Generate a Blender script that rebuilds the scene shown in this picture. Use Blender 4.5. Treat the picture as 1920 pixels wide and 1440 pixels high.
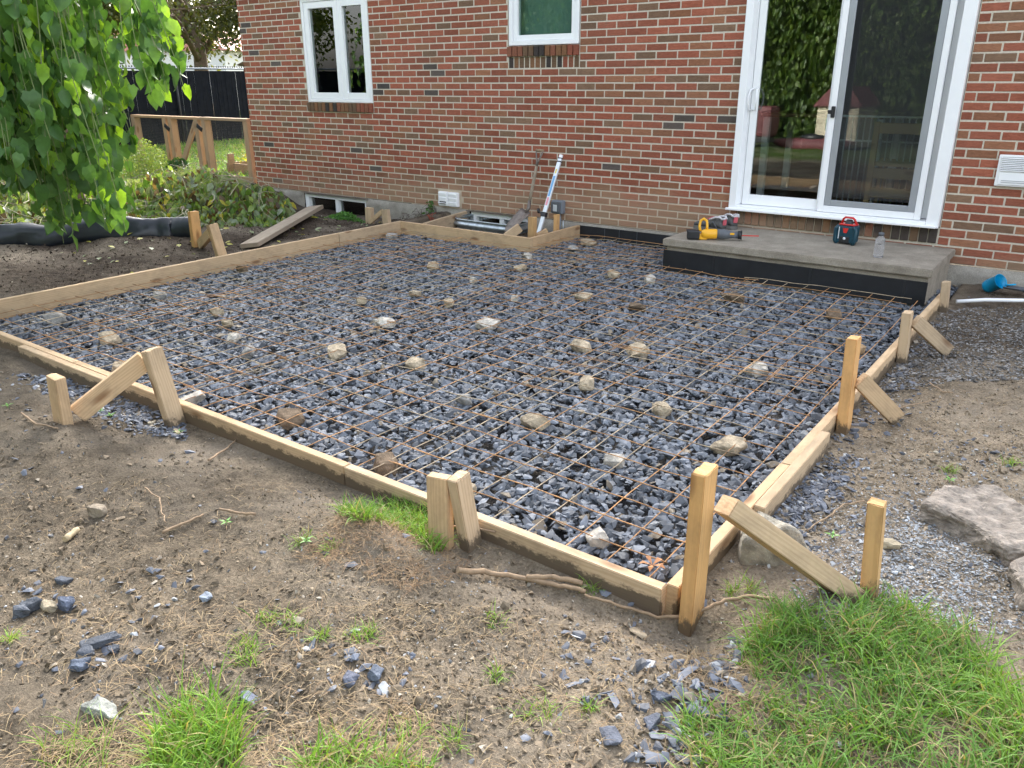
import bpy, bmesh, math, random
import numpy as np
from mathutils import Vector, Matrix
random.seed(7); rng = np.random.default_rng(7)
for o in list(bpy.data.objects): bpy.data.objects.remove(o)
SC = bpy.context.scene; COL = SC.collection
PI = math.pi

# ---------------------------------------------------------------- camera
CAM = np.array([9.1674, -6.8353, 1.3582]); FPX = 1503.87
_p, _y, _r = 0.364138, -0.637372, -0.005266
FWD = np.array([math.sin(_y)*math.cos(_p), math.cos(_y)*math.cos(_p), -math.sin(_p)])
_ri = np.array([math.cos(_y), -math.sin(_y), 0.0]); _up = np.cross(_ri, FWD)
RGT = math.cos(_r)*_ri + math.sin(_r)*_up; UPV = -math.sin(_r)*_ri + math.cos(_r)*_up
cd = bpy.data.cameras.new('camera'); cam = bpy.data.objects.new('camera', cd); COL.objects.link(cam)
cd.sensor_width = 36; cd.lens = FPX/1920*36; cd.clip_end = 400; cd.clip_start = 0.05
cam.matrix_world = Matrix(((RGT[0], UPV[0], -FWD[0], CAM[0]), (RGT[1], UPV[1], -FWD[1], CAM[1]), (RGT[2], UPV[2], -FWD[2], CAM[2]), (0, 0, 0, 1)))
SC.camera = cam
def ray(u, v): return (u-960)/FPX*RGT - (v-720)/FPX*UPV + FWD
def G(u, v, z):
    d = ray(u, v); return CAM + (z-CAM[2])/d[2]*d
def W(u, v, y=0.0):
    d = ray(u, v); return CAM + (y-CAM[1])/d[1]*d

# ---------------------------------------------------------------- world, sun, exposure
SUN_EL, SUN_AZ = math.radians(28), math.radians(-32)      # azimuth from +Y, clockwise: the sun stands behind the house, to the left
wd = bpy.data.worlds.new('World'); SC.world = wd; wd.use_nodes = True
nt = wd.node_tree; nt.nodes.clear()
sky = nt.nodes.new('ShaderNodeTexSky'); sky.sky_type = 'NISHITA'; sky.sun_disc = False
sky.sun_elevation = SUN_EL; sky.sun_rotation = SUN_AZ; sky.air_density = 1.0; sky.dust_density = 4.0; sky.ozone_density = 1.0; sky.altitude = 50
hs = nt.nodes.new('ShaderNodeHueSaturation'); hs.inputs['Saturation'].default_value = 0.40
bg = nt.nodes.new('ShaderNodeBackground'); bg.inputs['Strength'].default_value = 0.15
wo = nt.nodes.new('ShaderNodeOutputWorld')
nt.links.new(sky.outputs[0], hs.inputs['Color']); nt.links.new(hs.outputs[0], bg.inputs[0]); nt.links.new(bg.outputs[0], wo.inputs[0])
sl = bpy.data.lights.new('sun', 'SUN'); sl.energy = 1.4; sl.angle = math.radians(9); sl.color = (1.0, 0.95, 0.87)
sun = bpy.data.objects.new('sun', sl); COL.objects.link(sun)
sd = Vector((math.sin(SUN_AZ)*math.cos(SUN_EL), math.cos(SUN_AZ)*math.cos(SUN_EL), math.sin(SUN_EL)))
sun.rotation_euler = sd.to_track_quat('Z', 'Y').to_euler()
vs = SC.view_settings; vs.view_transform = 'Standard'; vs.look = 'None'; vs.gamma = 1; vs.use_curve_mapping = False
vs.exposure = 2.5

# ---------------------------------------------------------------- materials
def new_mat(name):
    m = bpy.data.materials.new(name); m.use_nodes = True
    return m, m.node_tree, m.node_tree.nodes['Principled BSDF']
def N(nt, t, **kw):
    n = nt.nodes.new(t)
    for k, v in kw.items():
        if k.startswith('i_'):
            key = k[2:]; key = int(key) if key.isdigit() else key.replace('_', ' ')
            n.inputs[key].default_value = v
        else: setattr(n, k, v)
    return n
def ramp(nt, stops, fac=None, interp='LINEAR'):
    r = nt.nodes.new('ShaderNodeValToRGB'); cr = r.color_ramp; cr.interpolation = interp
    while len(cr.elements) > 1: cr.elements.remove(cr.elements[-1])
    for i, (p, c) in enumerate(stops):
        e = cr.elements[0] if i == 0 else cr.elements.new(p)
        e.position = p; e.color = (*c, 1) if len(c) == 3 else c
    if fac is not None: nt.links.new(fac, r.inputs[0])
    return r
def mixc(nt, fac, a, b, mode='MIX'):
    m = nt.nodes.new('ShaderNodeMix'); m.data_type = 'RGBA'; m.blend_type = mode
    for s, v in ((0, fac), (6, a), (7, b)):
        if isinstance(v, (int, float)): m.inputs[s].default_value = v
        elif isinstance(v, tuple): m.inputs[s].default_value = (*v, 1) if len(v) == 3 else v
        else: nt.links.new(v, m.inputs[s])
    return m.outputs[2]
def math_(nt, op, a, b=None, clamp=False):
    m = nt.nodes.new('ShaderNodeMath'); m.operation = op; m.use_clamp = clamp
    for i, v in ((0, a), (1, b)):
        if v is None: continue
        if isinstance(v, (int, float)): m.inputs[i].default_value = v
        else: nt.links.new(v, m.inputs[i])
    return m.outputs[0]
def tc(nt, kind='Object', scale=(1, 1, 1), rot=(0, 0, 0)):
    t = nt.nodes.new('ShaderNodeTexCoord'); mp = nt.nodes.new('ShaderNodeMapping')
    mp.inputs['Scale'].default_value = scale; mp.inputs['Rotation'].default_value = rot
    nt.links.new(t.outputs[kind], mp.inputs[0]); return mp.outputs[0]
def noise(nt, vec, s, d=4, r=.55, dist=0):
    n = nt.nodes.new('ShaderNodeTexNoise'); n.inputs['Scale'].default_value = s; n.inputs['Detail'].default_value = d
    n.inputs['Roughness'].default_value = r; n.inputs['Distortion'].default_value = dist
    nt.links.new(vec, n.inputs['Vector']); return n.outputs[0]
def bump(nt, bs, h, strength=.5, dist=.01):
    b = nt.nodes.new('ShaderNodeBump'); b.inputs['Strength'].default_value = strength; b.inputs['Distance'].default_value = dist
    nt.links.new(h, b.inputs['Height']); nt.links.new(b.outputs[0], bs.inputs['Normal']); return b
def plain(name, col, rough=.5, metal=0.0, var=0.08, nscale=30, bmp=0.0, spec=.5):
    m, nt, bs = new_mat(name)
    v = tc(nt); n = noise(nt, v, nscale, 5)
    c = ramp(nt, [(0.25, tuple(x*(1-var) for x in col)), (0.75, tuple(min(1, x*(1+var)) for x in col))], n)
    nt.links.new(c.outputs[0], bs.inputs['Base Color'])
    r = ramp(nt, [(0.3, (rough*.85,)*3), (0.7, (min(1, rough*1.15),)*3)], noise(nt, v, nscale*.4, 4))
    nt.links.new(r.outputs[0], bs.inputs['Roughness'])
    bs.inputs['Metallic'].default_value = metal; bs.inputs['Specular IOR Level'].default_value = spec
    if bmp: bump(nt, bs, n, bmp, .004)
    return m
def attr_mat(name, rough=.7, spec=.4, bscale=0, bstr=.4, mott=.25, mscale=60, trans=0.0, bdist=.003):
    """colour comes from the mesh attribute col (what the thing's own colour is), mottled by noise"""
    m, nt, bs = new_mat(name)
    a = N(nt, 'ShaderNodeAttribute', attribute_name='col'); v = tc(nt)
    n = noise(nt, v, mscale, 5)
    r = ramp(nt, [(0.3, (1-mott,)*3), (0.7, (1+mott,)*3)], n)
    c = mixc(nt, 1.0, a.outputs[0], r.outputs[0], 'MULTIPLY')
    nt.links.new(c, bs.inputs['Base Color'])
    bs.inputs['Roughness'].default_value = rough; bs.inputs['Specular IOR Level'].default_value = spec
    if bscale: bump(nt, bs, noise(nt, v, bscale, 6, .65), bstr, bdist)
    if trans:
        t = nt.nodes.new('ShaderNodeBsdfTranslucent'); mx = nt.nodes.new('ShaderNodeMixShader'); mx.inputs[0].default_value = trans
        tcx = mixc(nt, 1.0, c, (1.35, 1.25, .5), 'MULTIPLY'); nt.links.new(tcx, t.inputs[0])
        out = nt.nodes['Material Output']
        nt.links.new(bs.outputs[0], mx.inputs[1]); nt.links.new(t.outputs[0], mx.inputs[2]); nt.links.new(mx.outputs[0], out.inputs[0])
    return m

def wood_mat(name, light=(.60, .455, .30), dark=(.41, .28, .16), dirt=.42, grey=0.0):
    m, nt, bs = new_mat(name)
    oi = nt.nodes.new('ShaderNodeObjectInfo')
    t = nt.nodes.new('ShaderNodeTexCoord')
    off = nt.nodes.new('ShaderNodeVectorMath'); off.operation = 'MULTIPLY_ADD'
    comb = nt.nodes.new('ShaderNodeCombineXYZ')
    for i, k in enumerate((7.0, 13.0, 19.0)): nt.links.new(math_(nt, 'MULTIPLY', oi.outputs['Random'], k), comb.inputs[i])
    off.inputs[1].default_value = (1, 1, 1); nt.links.new(t.outputs['Object'], off.inputs[0]); nt.links.new(comb.outputs[0], off.inputs[2])
    def mp(sc):
        q = nt.nodes.new('ShaderNodeMapping'); q.inputs['Scale'].default_value = sc; nt.links.new(off.outputs[0], q.inputs[0]); return q.outputs[0]
    warp = noise(nt, mp((1.4, 9, 9)), 1.0, 3)
    w = nt.nodes.new('ShaderNodeTexWave'); w.wave_type = 'BANDS'; w.bands_direction = 'Z'
    w.inputs['Scale'].default_value = 26; w.inputs['Distortion'].default_value = 9; w.inputs['Detail'].default_value = 3; w.inputs['Detail Scale'].default_value = .9
    nt.links.new(mp((.10, 1.0, 1.0)), w.inputs['Vector'])
    fine = noise(nt, mp((3, 160, 160)), 1.0, 4)
    g = mixc(nt, .5, w.outputs[0], fine)
    c1 = ramp(nt, [(0.2, light), (0.85, dark)], math_(nt, 'MULTIPLY', g, .62)).outputs[0]
    big = noise(nt, mp((1.2, 3, 3)), 1.0, 3)
    c1 = mixc(nt, ramp(nt, [(.35, (0, 0, 0)), (.8, (.55, .55, .55))], big).outputs[0], c1, tuple(x*.72 for x in light))
    # knots
    vo = nt.nodes.new('ShaderNodeTexVoronoi'); vo.feature = 'F1'; nt.links.new(mp((3.1, 9, 9)), vo.inputs['Vector']); vo.inputs['Scale'].default_value = 1.0; vo.inputs['Randomness'].default_value = 1
    k = ramp(nt, [(.08, (1, 1, 1)), (.14, (.55, .55, .55)), (.2, (0, 0, 0))], vo.outputs['Distance']).outputs[0]
    c1 = mixc(nt, math_(nt, 'MULTIPLY', k, .75), c1, (.19, .09, .04))
    # mud and grey weathering blotches
    d = ramp(nt, [(.45, (0, 0, 0)), (.70, (1, 1, 1))], noise(nt, mp((5, 9, 9)), 1.0, 8, .72)).outputs[0]
    c1 = mixc(nt, math_(nt, 'MULTIPLY', d, dirt), c1, (.15, .115, .08))
    if grey: c1 = mixc(nt, grey, c1, (.23, .20, .165))
    # mud spatter towards the edge that stands in the soil
    sx = nt.nodes.new('ShaderNodeAttribute'); sx.attribute_name = 'mud'
    mm = math_(nt, 'ADD', sx.outputs['Fac'], math_(nt, 'MULTIPLY', math_(nt, 'SUBTRACT', noise(nt, mp((14, 22, 22)), 1.0, 8, .75), .5), 1.7))
    mf = ramp(nt, [(.42, (0, 0, 0)), (.62, (.93, .93, .93))], mm).outputs[0]
    c1 = mixc(nt, mf, c1, (.115, .088, .062))
    tint = ramp(nt, [(0, (.86, .86, .88)), (.5, (1, .98, .95)), (1, (1.08, .98, .86))], oi.outputs['Random']).outputs[0]
    c1 = mixc(nt, 1.0, c1, tint, 'MULTIPLY')
    nt.links.new(c1, bs.inputs['Base Color']); bs.inputs['Roughness'].default_value = .78; bs.inputs['Specular IOR Level'].default_value = .25
    bump(nt, bs, fine, .35, .003)
    return m

def soil_mat():
    m, nt, bs = new_mat('soil')
    v = tc(nt)
    a = N(nt, 'ShaderNodeAttribute', attribute_name='col')
    n1 = noise(nt, v, 1.6, 6, .6); n2 = noise(nt, v, 14, 8, .7); n3 = noise(nt, v, 110, 6, .7)
    c = ramp(nt, [(.3, (.5, .49, .48)), (.7, (1.4, 1.37, 1.33))], n2).outputs[0]
    c = mixc(nt, 1.0, a.outputs[0], c, 'MULTIPLY')
    c2 = ramp(nt, [(.34, (.55, .52, .5)), (.55, (1, 1, 1)), (.72, (1.5, 1.45, 1.4))], n3).outputs[0]
    c = mixc(nt, 1.0, c, c2, 'MULTIPLY')
    c = mixc(nt, ramp(nt, [(.45, (0, 0, 0)), (.7, (.45, .45, .45))], n1).outputs[0], c, (.31, .265, .21))
    vo = nt.nodes.new('ShaderNodeTexVoronoi'); vo.inputs['Scale'].default_value = 95; nt.links.new(v, vo.inputs['Vector'])
    peb = ramp(nt, [(.10, (1, 1, 1)), (.22, (0, 0, 0))], vo.outputs['Distance']).outputs[0]
    pebm = math_(nt, 'MULTIPLY', peb, ramp(nt, [(.5, (0, 0, 0)), (.62, (.7, .7, .7))], noise(nt, v, 23, 3)).outputs[0])
    pc = mixc(nt, vo.outputs['Color'], (.22, .22, .23), (.42, .36, .28))
    c = mixc(nt, pebm, c, pc)
    nt.links.new(c, bs.inputs['Base Color']); bs.inputs['Roughness'].default_value = .95; bs.inputs['Specular IOR Level'].default_value = .15
    h = math_(nt, 'ADD', math_(nt, 'MULTIPLY', n2, 1.5), math_(nt, 'ADD', math_(nt, 'MULTIPLY', n3, .5), math_(nt, 'MULTIPLY', pebm, .6)))
    bump(nt, bs, h, 1.0, .014)
    return m

def brick_mat():
    m, nt, bs = new_mat('brick')
    a = N(nt, 'ShaderNodeAttribute', attribute_name='col')
    v = tc(nt); vx = tc(nt, scale=(9, 9, 30)); n = noise(nt, vx, 2.2, 6, .65, 1.2)
    c = mixc(nt, 1.0, a.outputs[0], ramp(nt, [(.28, (.75, .75, .75)), (.5, (1, 1, 1)), (.72, (1.25, 1.28, 1.3))], n).outputs[0], 'MULTIPLY')
    # scorched patches that cross single bricks
    c = mixc(nt, ramp(nt, [(.64, (0, 0, 0)), (.76, (.35, .35, .35))], noise(nt, v, 9, 3)).outputs[0], c, (.17, .12, .08))
    c = mixc(nt, ramp(nt, [(.70, (0, 0, 0)), (.76, (.6, .6, .6))], noise(nt, v, 38, 5, .75)).outputs[0], c, (.50, .43, .36))
    c = mixc(nt, ramp(nt, [(.35, (.0,)*3), (.75, (.16,)*3)], noise(nt, v, 1.1, 5)).outputs[0], c, (.27, .20, .15))
    c = splash(nt, v, c)
    nt.links.new(c, bs.inputs['Base Color']); bs.inputs['Roughness'].default_value = .85; bs.inputs['Specular IOR Level'].default_value = .2
    bump(nt, bs, n, .9, .006)
    return m
def splash(nt, v, c, tan=(.36, .245, .16)):
    """dried mud splashed on the lowest courses"""
    s = nt.nodes.new('ShaderNodeSeparateXYZ'); nt.links.new(v, s.inputs[0])
    lim = ramp(nt, [(0, (.16,)*3), (.14, (.2,)*3), (.30, (.36,)*3), (.6, (.42,)*3), (.74, (.36,)*3), (.9, (.12,)*3), (1, (.12,)*3)], math_(nt, 'DIVIDE', s.outputs[0], 9.0)).outputs[0]
    d = math_(nt, 'SUBTRACT', lim, s.outputs[2])
    nn = math_(nt, 'MULTIPLY', math_(nt, 'SUBTRACT', noise(nt, v, 3.5, 5), .5), .35)
    f = ramp(nt, [(.0, (0, 0, 0)), (.22, (.72, .72, .72))], math_(nt, 'ADD', math_(nt, 'ADD', d, nn), .04)).outputs[0]
    return mixc(nt, f, c, tan)
def mortar_mat():
    m, nt, bs = new_mat('mortar'); v = tc(nt); n = noise(nt, v, 60, 6, .7)
    c = ramp(nt, [(.25, (.46, .41, .33)), (.75, (.70, .63, .52))], n).outputs[0]
    c = splash(nt, v, c, (.50, .40, .29))
    nt.links.new(c, bs.inputs['Base Color']); bs.inputs['Roughness'].default_value = .95
    bump(nt, bs, n, .6, .004); return m
def concrete_mat(name, a=(.24, .215, .18), b=(.40, .37, .32), stain=.5):
    m, nt, bs = new_mat(name); v = tc(nt)
    n = noise(nt, v, 6, 8, .7); f = noise(nt, v, 150, 4, .6)
    c = ramp(nt, [(.3, a), (.7, b)], n).outputs[0]
    c = mixc(nt, 1.0, c, ramp(nt, [(.3, (.72,)*3), (.7, (1.22,)*3)], f).outputs[0], 'MULTIPLY')
    c = mixc(nt, math_(nt, 'MULTIPLY', ramp(nt, [(.5, (0, 0, 0)), (.72, (1, 1, 1))], noise(nt, v, 2.3, 7, .7)).outputs[0], stain), c, (.13, .11, .085))
    nt.links.new(c, bs.inputs['Base Color']); bs.inputs['Roughness'].default_value = .92
    bump(nt, bs, math_(nt, 'ADD', n, math_(nt, 'MULTIPLY', f, .4)), .6, .006); return m
def glass_mat(name='window_glass', tint=(.86, .92, .9), refl=1.0):
    m, nt, bs = new_mat(name); nt.nodes.remove(bs); out = nt.nodes['Material Output']
    tr = nt.nodes.new('ShaderNodeBsdfTransparent'); tr.inputs[0].default_value = (*tint, 1)
    gl = nt.nodes.new('ShaderNodeBsdfGlossy'); gl.inputs['Roughness'].default_value = 0.0; gl.inputs[0].default_value = (1, 1, 1, 1)
    fr = nt.nodes.new('ShaderNodeFresnel'); fr.inputs[0].default_value = 1.5
    mx = nt.nodes.new('ShaderNodeMixShader')
    nt.links.new(math_(nt, 'MULTIPLY', fr.outputs[0], 2.2*refl, True), mx.inputs[0])
    nt.links.new(tr.outputs[0], mx.inputs[1]); nt.links.new(gl.outputs[0], mx.inputs[2]); nt.links.new(mx.outputs[0], out.inputs[0])
    b = nt.nodes.new('ShaderNodeBump'); b.inputs['Strength'].default_value = .03; b.inputs['Distance'].default_value = .02
    nt.links.new(noise(nt, tc(nt), 1.7, 2), b.inputs['Height']); nt.links.new(b.outputs[0], gl.inputs['Normal'])
    return m
def screen_mat():
    m, nt, bs = new_mat('insect_screen'); out = nt.nodes['Material Output']
    tr = nt.nodes.new('ShaderNodeBsdfTransparent'); mx = nt.nodes.new('ShaderNodeMixShader'); mx.inputs[0].default_value = .26
    bs.inputs['Base Color'].default_value = (.035, .037, .04, 1); bs.inputs['Roughness'].default_value = .8
    nt.links.new(tr.outputs[0], mx.inputs[1]); nt.links.new(bs.outputs[0], mx.inputs[2]); nt.links.new(mx.outputs[0], out.inputs[0]); return m

M = dict(
    wood=wood_mat('fresh_lumber'), wood2=wood_mat('orange_lumber', (.68, .43, .20), (.48, .27, .11), .35), woodd=wood_mat('old_plank', (.40, .33, .25), (.24, .19, .14), .5, .35),
    cedar=wood_mat('garden_lumber', (.40, .28, .18), (.26, .17, .10), .3),
    indoor=wood_mat('indoor_wood', (.70, .52, .32), (.5, .34, .18), 0),
    soil=soil_mat(), brick=brick_mat(), mortar=mortar_mat(), concrete=concrete_mat('concrete'), step=concrete_mat('step_concrete', (.22, .19, .15), (.38, .335, .27), .45),
    glass=glass_mat(), glassf=glass_mat('obscure_glass', (.75, .85, .82), .32), screen=screen_mat(),
    slate=attr_mat('slate', .6, .4, 45, .5, .22, 35), rock=attr_mat('limestone', .9, .2, 48, 1.0, .38, 26, bdist=.010),
    leaf=attr_mat('leaf', .42, .45, 0, 0, .18, 30, .38), grass=attr_mat('grass_blade', .55, .3, 0, 0, .1, 30, .35), straw=attr_mat('straw', .8, .2),
    clod=attr_mat('crumbs', .95, .15, 80, .5), bark=plain('bark', (.15, .105, .07), .9, 0, .35, 28, .8), twig=plain('twig', (.30, .21, .13), .85, 0, .3, 60, .4),
    rust=plain('rusty_wire', (.40, .19, .075), .7, .35, .5, 14), white=plain('white_vinyl', (.88, .89, .90), .35, 0, .03, 8), greyal=plain('grey_aluminium', (.36, .38, .41), .4, .3, .05, 10),
    black=plain('black_rubber', (.012, .013, .015), .55, 0, .4, 20, .3), foam=plain('black_foam_board', (.010, .011, .014), .62, 0, .5, 9, .2),
    tarp=plain('black_plastic', (.012, .016, .024), .38, 0, .5, 6, .5), dark=plain('dark_void', (.006, .006, .006), 1),
    galv=plain('galvanised_steel', (.42, .47, .50), .38, .75, .3, 22, .1), alum=plain('aluminium', (.72, .76, .80), .35, .35, .05, 12),
    steel=plain('worn_steel', (.20, .17, .15), .55, .5, .4, 25, .2), yellow=plain('yellow_plastic', (.83, .42, .02), .4, 0, .06), blackp=plain('black_plastic_tool', (.018, .019, .022), .45, 0, .2),
    teal=plain('teal_plastic', (.005, .045, .07), .4, 0, .12), redp=plain('red_plastic', (.62, .03, .025), .35, 0, .06), blue=plain('blue_plastic', (.0, .34, .62), .3, 0, .05),
    greyp=plain('grey_plastic', (.10, .11, .125), .5, 0, .15), shoe=plain('grey_shoe_fabric', (.085, .085, .085), .85, 0, .35, 60, .4), sole=plain('shoe_sole', (.14, .135, .125), .8, 0, .15), pink=plain('pink_shoe_trim', (.55, .10, .13), .7, 0, .15), whitef=plain('white_lace', (.62, .6, .62), .8, 0, .1),
    conduit=plain('grey_conduit', (.20, .225, .26), .5, 0, .1), plaster=plain('interior_plaster', (.34, .34, .32), .9), floor=plain('interior_floor', (.16, .09, .045), .4, 0, .3, 6), drape=plain('pale_blind', (.26, .33, .31), .85, 0, .05),
    net=plain('wire_cloth', (.045, .05, .055), .6, .4), fence=plain('black_slats', (.004, .006, .011), .7, 0, .4, 12, 0, .15), fencerail=plain('fence_rail', (.16, .19, .24), .45, .3),
    cream=plain('cream_plastic', (.62, .56, .42), .5), maroon=plain('maroon_plastic', (.16, .045, .05), .6), sage=plain('sage_plastic', (.16, .30, .22), .5), nwall=plain('pale_siding', (.62, .62, .62), .8), nroof=plain('pink_roof', (.45, .20, .17), .8), broof=plain('brown_roof', (.16, .11, .075), .9),
)
def bottle_mat():
    m, nt, bs = new_mat('clear_plastic'); bs.inputs['Transmission Weight'].default_value = .92; bs.inputs['Roughness'].default_value = .08
    bs.inputs['IOR'].default_value = 1.2; bs.inputs['Base Color'].default_value = (.93, .95, 1, 1); return m
M['bottle'] = bottle_mat()
M['paleblue'] = plain('blue_sticker', (.16, .38, .66), .4, 0, .03); M['pinkst'] = plain('pink_sticker', (.72, .30, .36), .4, 0, .03); M['yst'] = plain('yellow_sticker', (.75, .6, .15), .4, 0, .03)
M['tag'] = plain('white_print', (.75, .75, .75), .6, 0, .02)

# ---------------------------------------------------------------- mesh helpers
def link(name, me, parent=None, mat=None, smooth=None):
    o = bpy.data.objects.new(name, me); COL.objects.link(o)
    if mat is not None:
        for mm in (mat if isinstance(mat, (list, tuple)) else [mat]): me.materials.append(mm)
    if smooth is not None: me.polygons.foreach_set('use_smooth', np.full(len(me.polygons), bool(smooth)))
    if parent is not None: o.parent = parent
    return o
def tag(o, label=None, cat=None, group=None, kind=None):
    if label: o['label'] = label
    if cat: o['category'] = cat
    if group: o['group'] = group
    if kind: o['kind'] = kind
    return o
def thing(name, label, cat, loc=(0, 0, 0), rz=0.0, group=None):
    o = bpy.data.objects.new(name, None); COL.objects.link(o); o.location = loc; o.rotation_euler = (0, 0, rz); o.empty_display_size = .1
    return tag(o, label, cat, group)
def np_mesh(name, V, F, col=None, parent=None, mat=None, smooth=False, mi=None):
    """V (n,3), F (m,k) all faces of one size, col (n,3) vertex colours"""
    me = bpy.data.meshes.new(name); V = np.asarray(V, dtype=np.float32); F = np.asarray(F, dtype=np.int32); k = F.shape[1]
    me.vertices.add(len(V)); me.vertices.foreach_set('co', V.ravel())
    me.loops.add(F.size); me.loops.foreach_set('vertex_index', F.ravel())
    me.polygons.add(len(F)); me.polygons.foreach_set('loop_start', np.arange(0, F.size, k, dtype=np.int32)); me.polygons.foreach_set('loop_total', np.full(len(F), k, dtype=np.int32))
    me.update(calc_edges=True)
    if col is not None:
        at = me.attributes.new('col', 'FLOAT_COLOR', 'POINT'); c4 = np.ones((len(V), 4), dtype=np.float32); c4[:, :3] = col; at.data.foreach_set('color', c4.ravel())
    o = link(name, me, parent, mat, smooth)
    if mi is not None: me.polygons.foreach_set('material_index', np.asarray(mi, dtype=np.int32))
    return o
class MB:
    """collects simple shapes, built as one mesh object"""
    def __init__(s): s.v = []; s.f = []; s.m = []; s.sm = []
    def add(s, V, F, mi=0, smooth=False):
        b = len(s.v); s.v += [tuple(map(float, p)) for p in V]; s.f += [tuple(i+b for i in f) for f in F]; s.m += [mi]*len(F); s.sm += [smooth]*len(F); return s
    def box(s, c, d, mi=0, R=None, bev=0.0):
        hx, hy, hz = d[0]/2, d[1]/2, d[2]/2
        if bev <= 0:
            V = [(x, y, z) for x in (-hx, hx) for y in (-hy, hy) for z in (-hz, hz)]
            F = [(0, 1, 3, 2), (4, 6, 7, 5), (0, 4, 5, 1), (2, 3, 7, 6), (0, 2, 6, 4), (1, 5, 7, 3)]
        else:
            bm = bmesh.new(); bmesh.ops.create_cube(bm, size=1)
            for v in bm.verts: v.co = Vector((v.co.x*d[0], v.co.y*d[1], v.co.z*d[2]))
            bmesh.ops.bevel(bm, geom=list(bm.edges), offset=min(bev, min(d)*.45), segments=2 if bev > .004 else 1, affect='EDGES', profile=.6)
            bm.verts.index_update(); V = [tuple(v.co) for v in bm.verts]; F = [tuple(v.index for v in f.verts) for f in bm.faces]; bm.free()
        if R is not None: V = [tuple(R @ Vector(p)) for p in V]
        return s.add([(p[0]+c[0], p[1]+c[1], p[2]+c[2]) for p in V], F, mi)
    def tube(s, pts, rad, n=8, mi=0, caps=True):
        pts = [Vector(p) for p in pts]; rad = [rad]*len(pts) if isinstance(rad, (int, float)) else rad
        V = []; F = []; up = Vector((0.03, .02, 1))
        t0 = (pts[1]-pts[0]).normalized(); a = t0.cross(up)
        if a.length < .05: a = t0.cross(Vector((1, 0, 0)))
        a.normalize()
        for i, p in enumerate(pts):
            t = (pts[min(i+1, len(pts)-1)]-pts[max(i-1, 0)]).normalized()
            a = (a - t*a.dot(t)).normalized(); b = t.cross(a)
            for k in range(n):
                w = 2*PI*k/n; V.append(p+(a*math.cos(w)+b*math.sin(w))*rad[i])
        for i in range(len(pts)-1):
            for k in range(n): F.append((i*n+k, i*n+(k+1) % n, (i+1)*n+(k+1) % n, (i+1)*n+k))
        s.add(V, F, mi, n > 5)
        if caps: s.add([], []); b0 = len(s.v)-len(V); s.f += [tuple(b0+k for k in range(n)), tuple(b0+(len(pts)-1)*n+k for k in reversed(range(n)))]; s.m += [mi, mi]; s.sm += [False, False]
        return s
    def lathe(s, prof, c=(0, 0, 0), n=24, mi=0, R=None):
        V = []; F = []
        for r, z in prof:
            for k in range(n): V.append((r*math.cos(2*PI*k/n), r*math.sin(2*PI*k/n), z))
        for i in range(len(prof)-1):
            for k in range(n): F.append((i*n+k, i*n+(k+1) % n, (i+1)*n+(k+1) % n, (i+1)*n+k))
        if R is not None: V = [tuple(R @ Vector(p)) for p in V]
        return s.add([(p[0]+c[0], p[1]+c[1], p[2]+c[2]) for p in V], F, mi, True)
    def prism(s, poly, y0, y1, mi=0, R=None, c=(0, 0, 0)):
        """poly in x,z, extruded in y"""
        n = len(poly); V = [(x, y0, z) for x, z in poly]+[(x, y1, z) for x, z in poly]
        F = [tuple(range(n)), tuple(reversed(range(n, 2*n)))]+[(k, n+k, n+(k+1) % n, (k+1) % n) for k in range(n)]
        if R is not None: V = [tuple(R @ Vector(p)) for p in V]
        return s.add([(p[0]+c[0], p[1]+c[1], p[2]+c[2]) for p in V], F, mi)
    def build(s, name, mat, parent=None):
        me = bpy.data.meshes.new(name); me.from_pydata(s.v, [], s.f); me.update()
        o = link(name, me, parent, mat)
        me.polygons.foreach_set('material_index', np.array(s.m, dtype=np.int32)); me.polygons.foreach_set('use_smooth', np.array(s.sm, dtype=bool))
        bm = bmesh.new(); bm.from_mesh(me); bmesh.ops.recalc_face_normals(bm, faces=bm.faces); bm.to_mesh(me); bm.free()
        return o

def inst(bases, pos, rot, scl, cols=None, which=None):
    """merge copies of base meshes [(V,F)...] (same face size) at pos with rotation matrices and scales"""
    n = len(pos); VV = []; FF = []; CC = []; off = 0
    which = rng.integers(0, len(bases), n) if which is None else which
    for b, (BV, BF) in enumerate(bases):
        idx = np.nonzero(which == b)[0]
        if len(idx) == 0: continue
        P = np.einsum('nij,nvj->nvi', rot[idx], BV[None]*scl[idx][:, None, :]) + pos[idx][:, None, :]
        VV.append(P.reshape(-1, 3)); FF.append((BF[None]+(np.arange(len(idx))*len(BV))[:, None, None]+off).reshape(-1, BF.shape[1])); off += len(idx)*len(BV)
        if cols is not None: CC.append(np.repeat(cols[idx], len(BV), axis=0))
    return np.concatenate(VV), np.concatenate(FF), (np.concatenate(CC) if cols is not None else None)
def rand_rot(n, tilt=PI):
    """random rotations; tilt limits the lean away from +Z"""
    az = rng.uniform(0, 2*PI, n); ti = rng.uniform(0, 1, n)*tilt; sp = rng.uniform(0, 2*PI, n)
    def Rz(a):
        o = np.zeros((n, 3, 3)); o[:, 0, 0] = np.cos(a); o[:, 0, 1] = -np.sin(a); o[:, 1, 0] = np.sin(a); o[:, 1, 1] = np.cos(a); o[:, 2, 2] = 1; return o
    Rx = np.zeros((n, 3, 3)); Rx[:, 0, 0] = 1; Rx[:, 1, 1] = np.cos(ti); Rx[:, 1, 2] = -np.sin(ti); Rx[:, 2, 1] = np.sin(ti); Rx[:, 2, 2] = np.cos(ti)
    return Rz(az) @ Rx @ Rz(sp)
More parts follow.
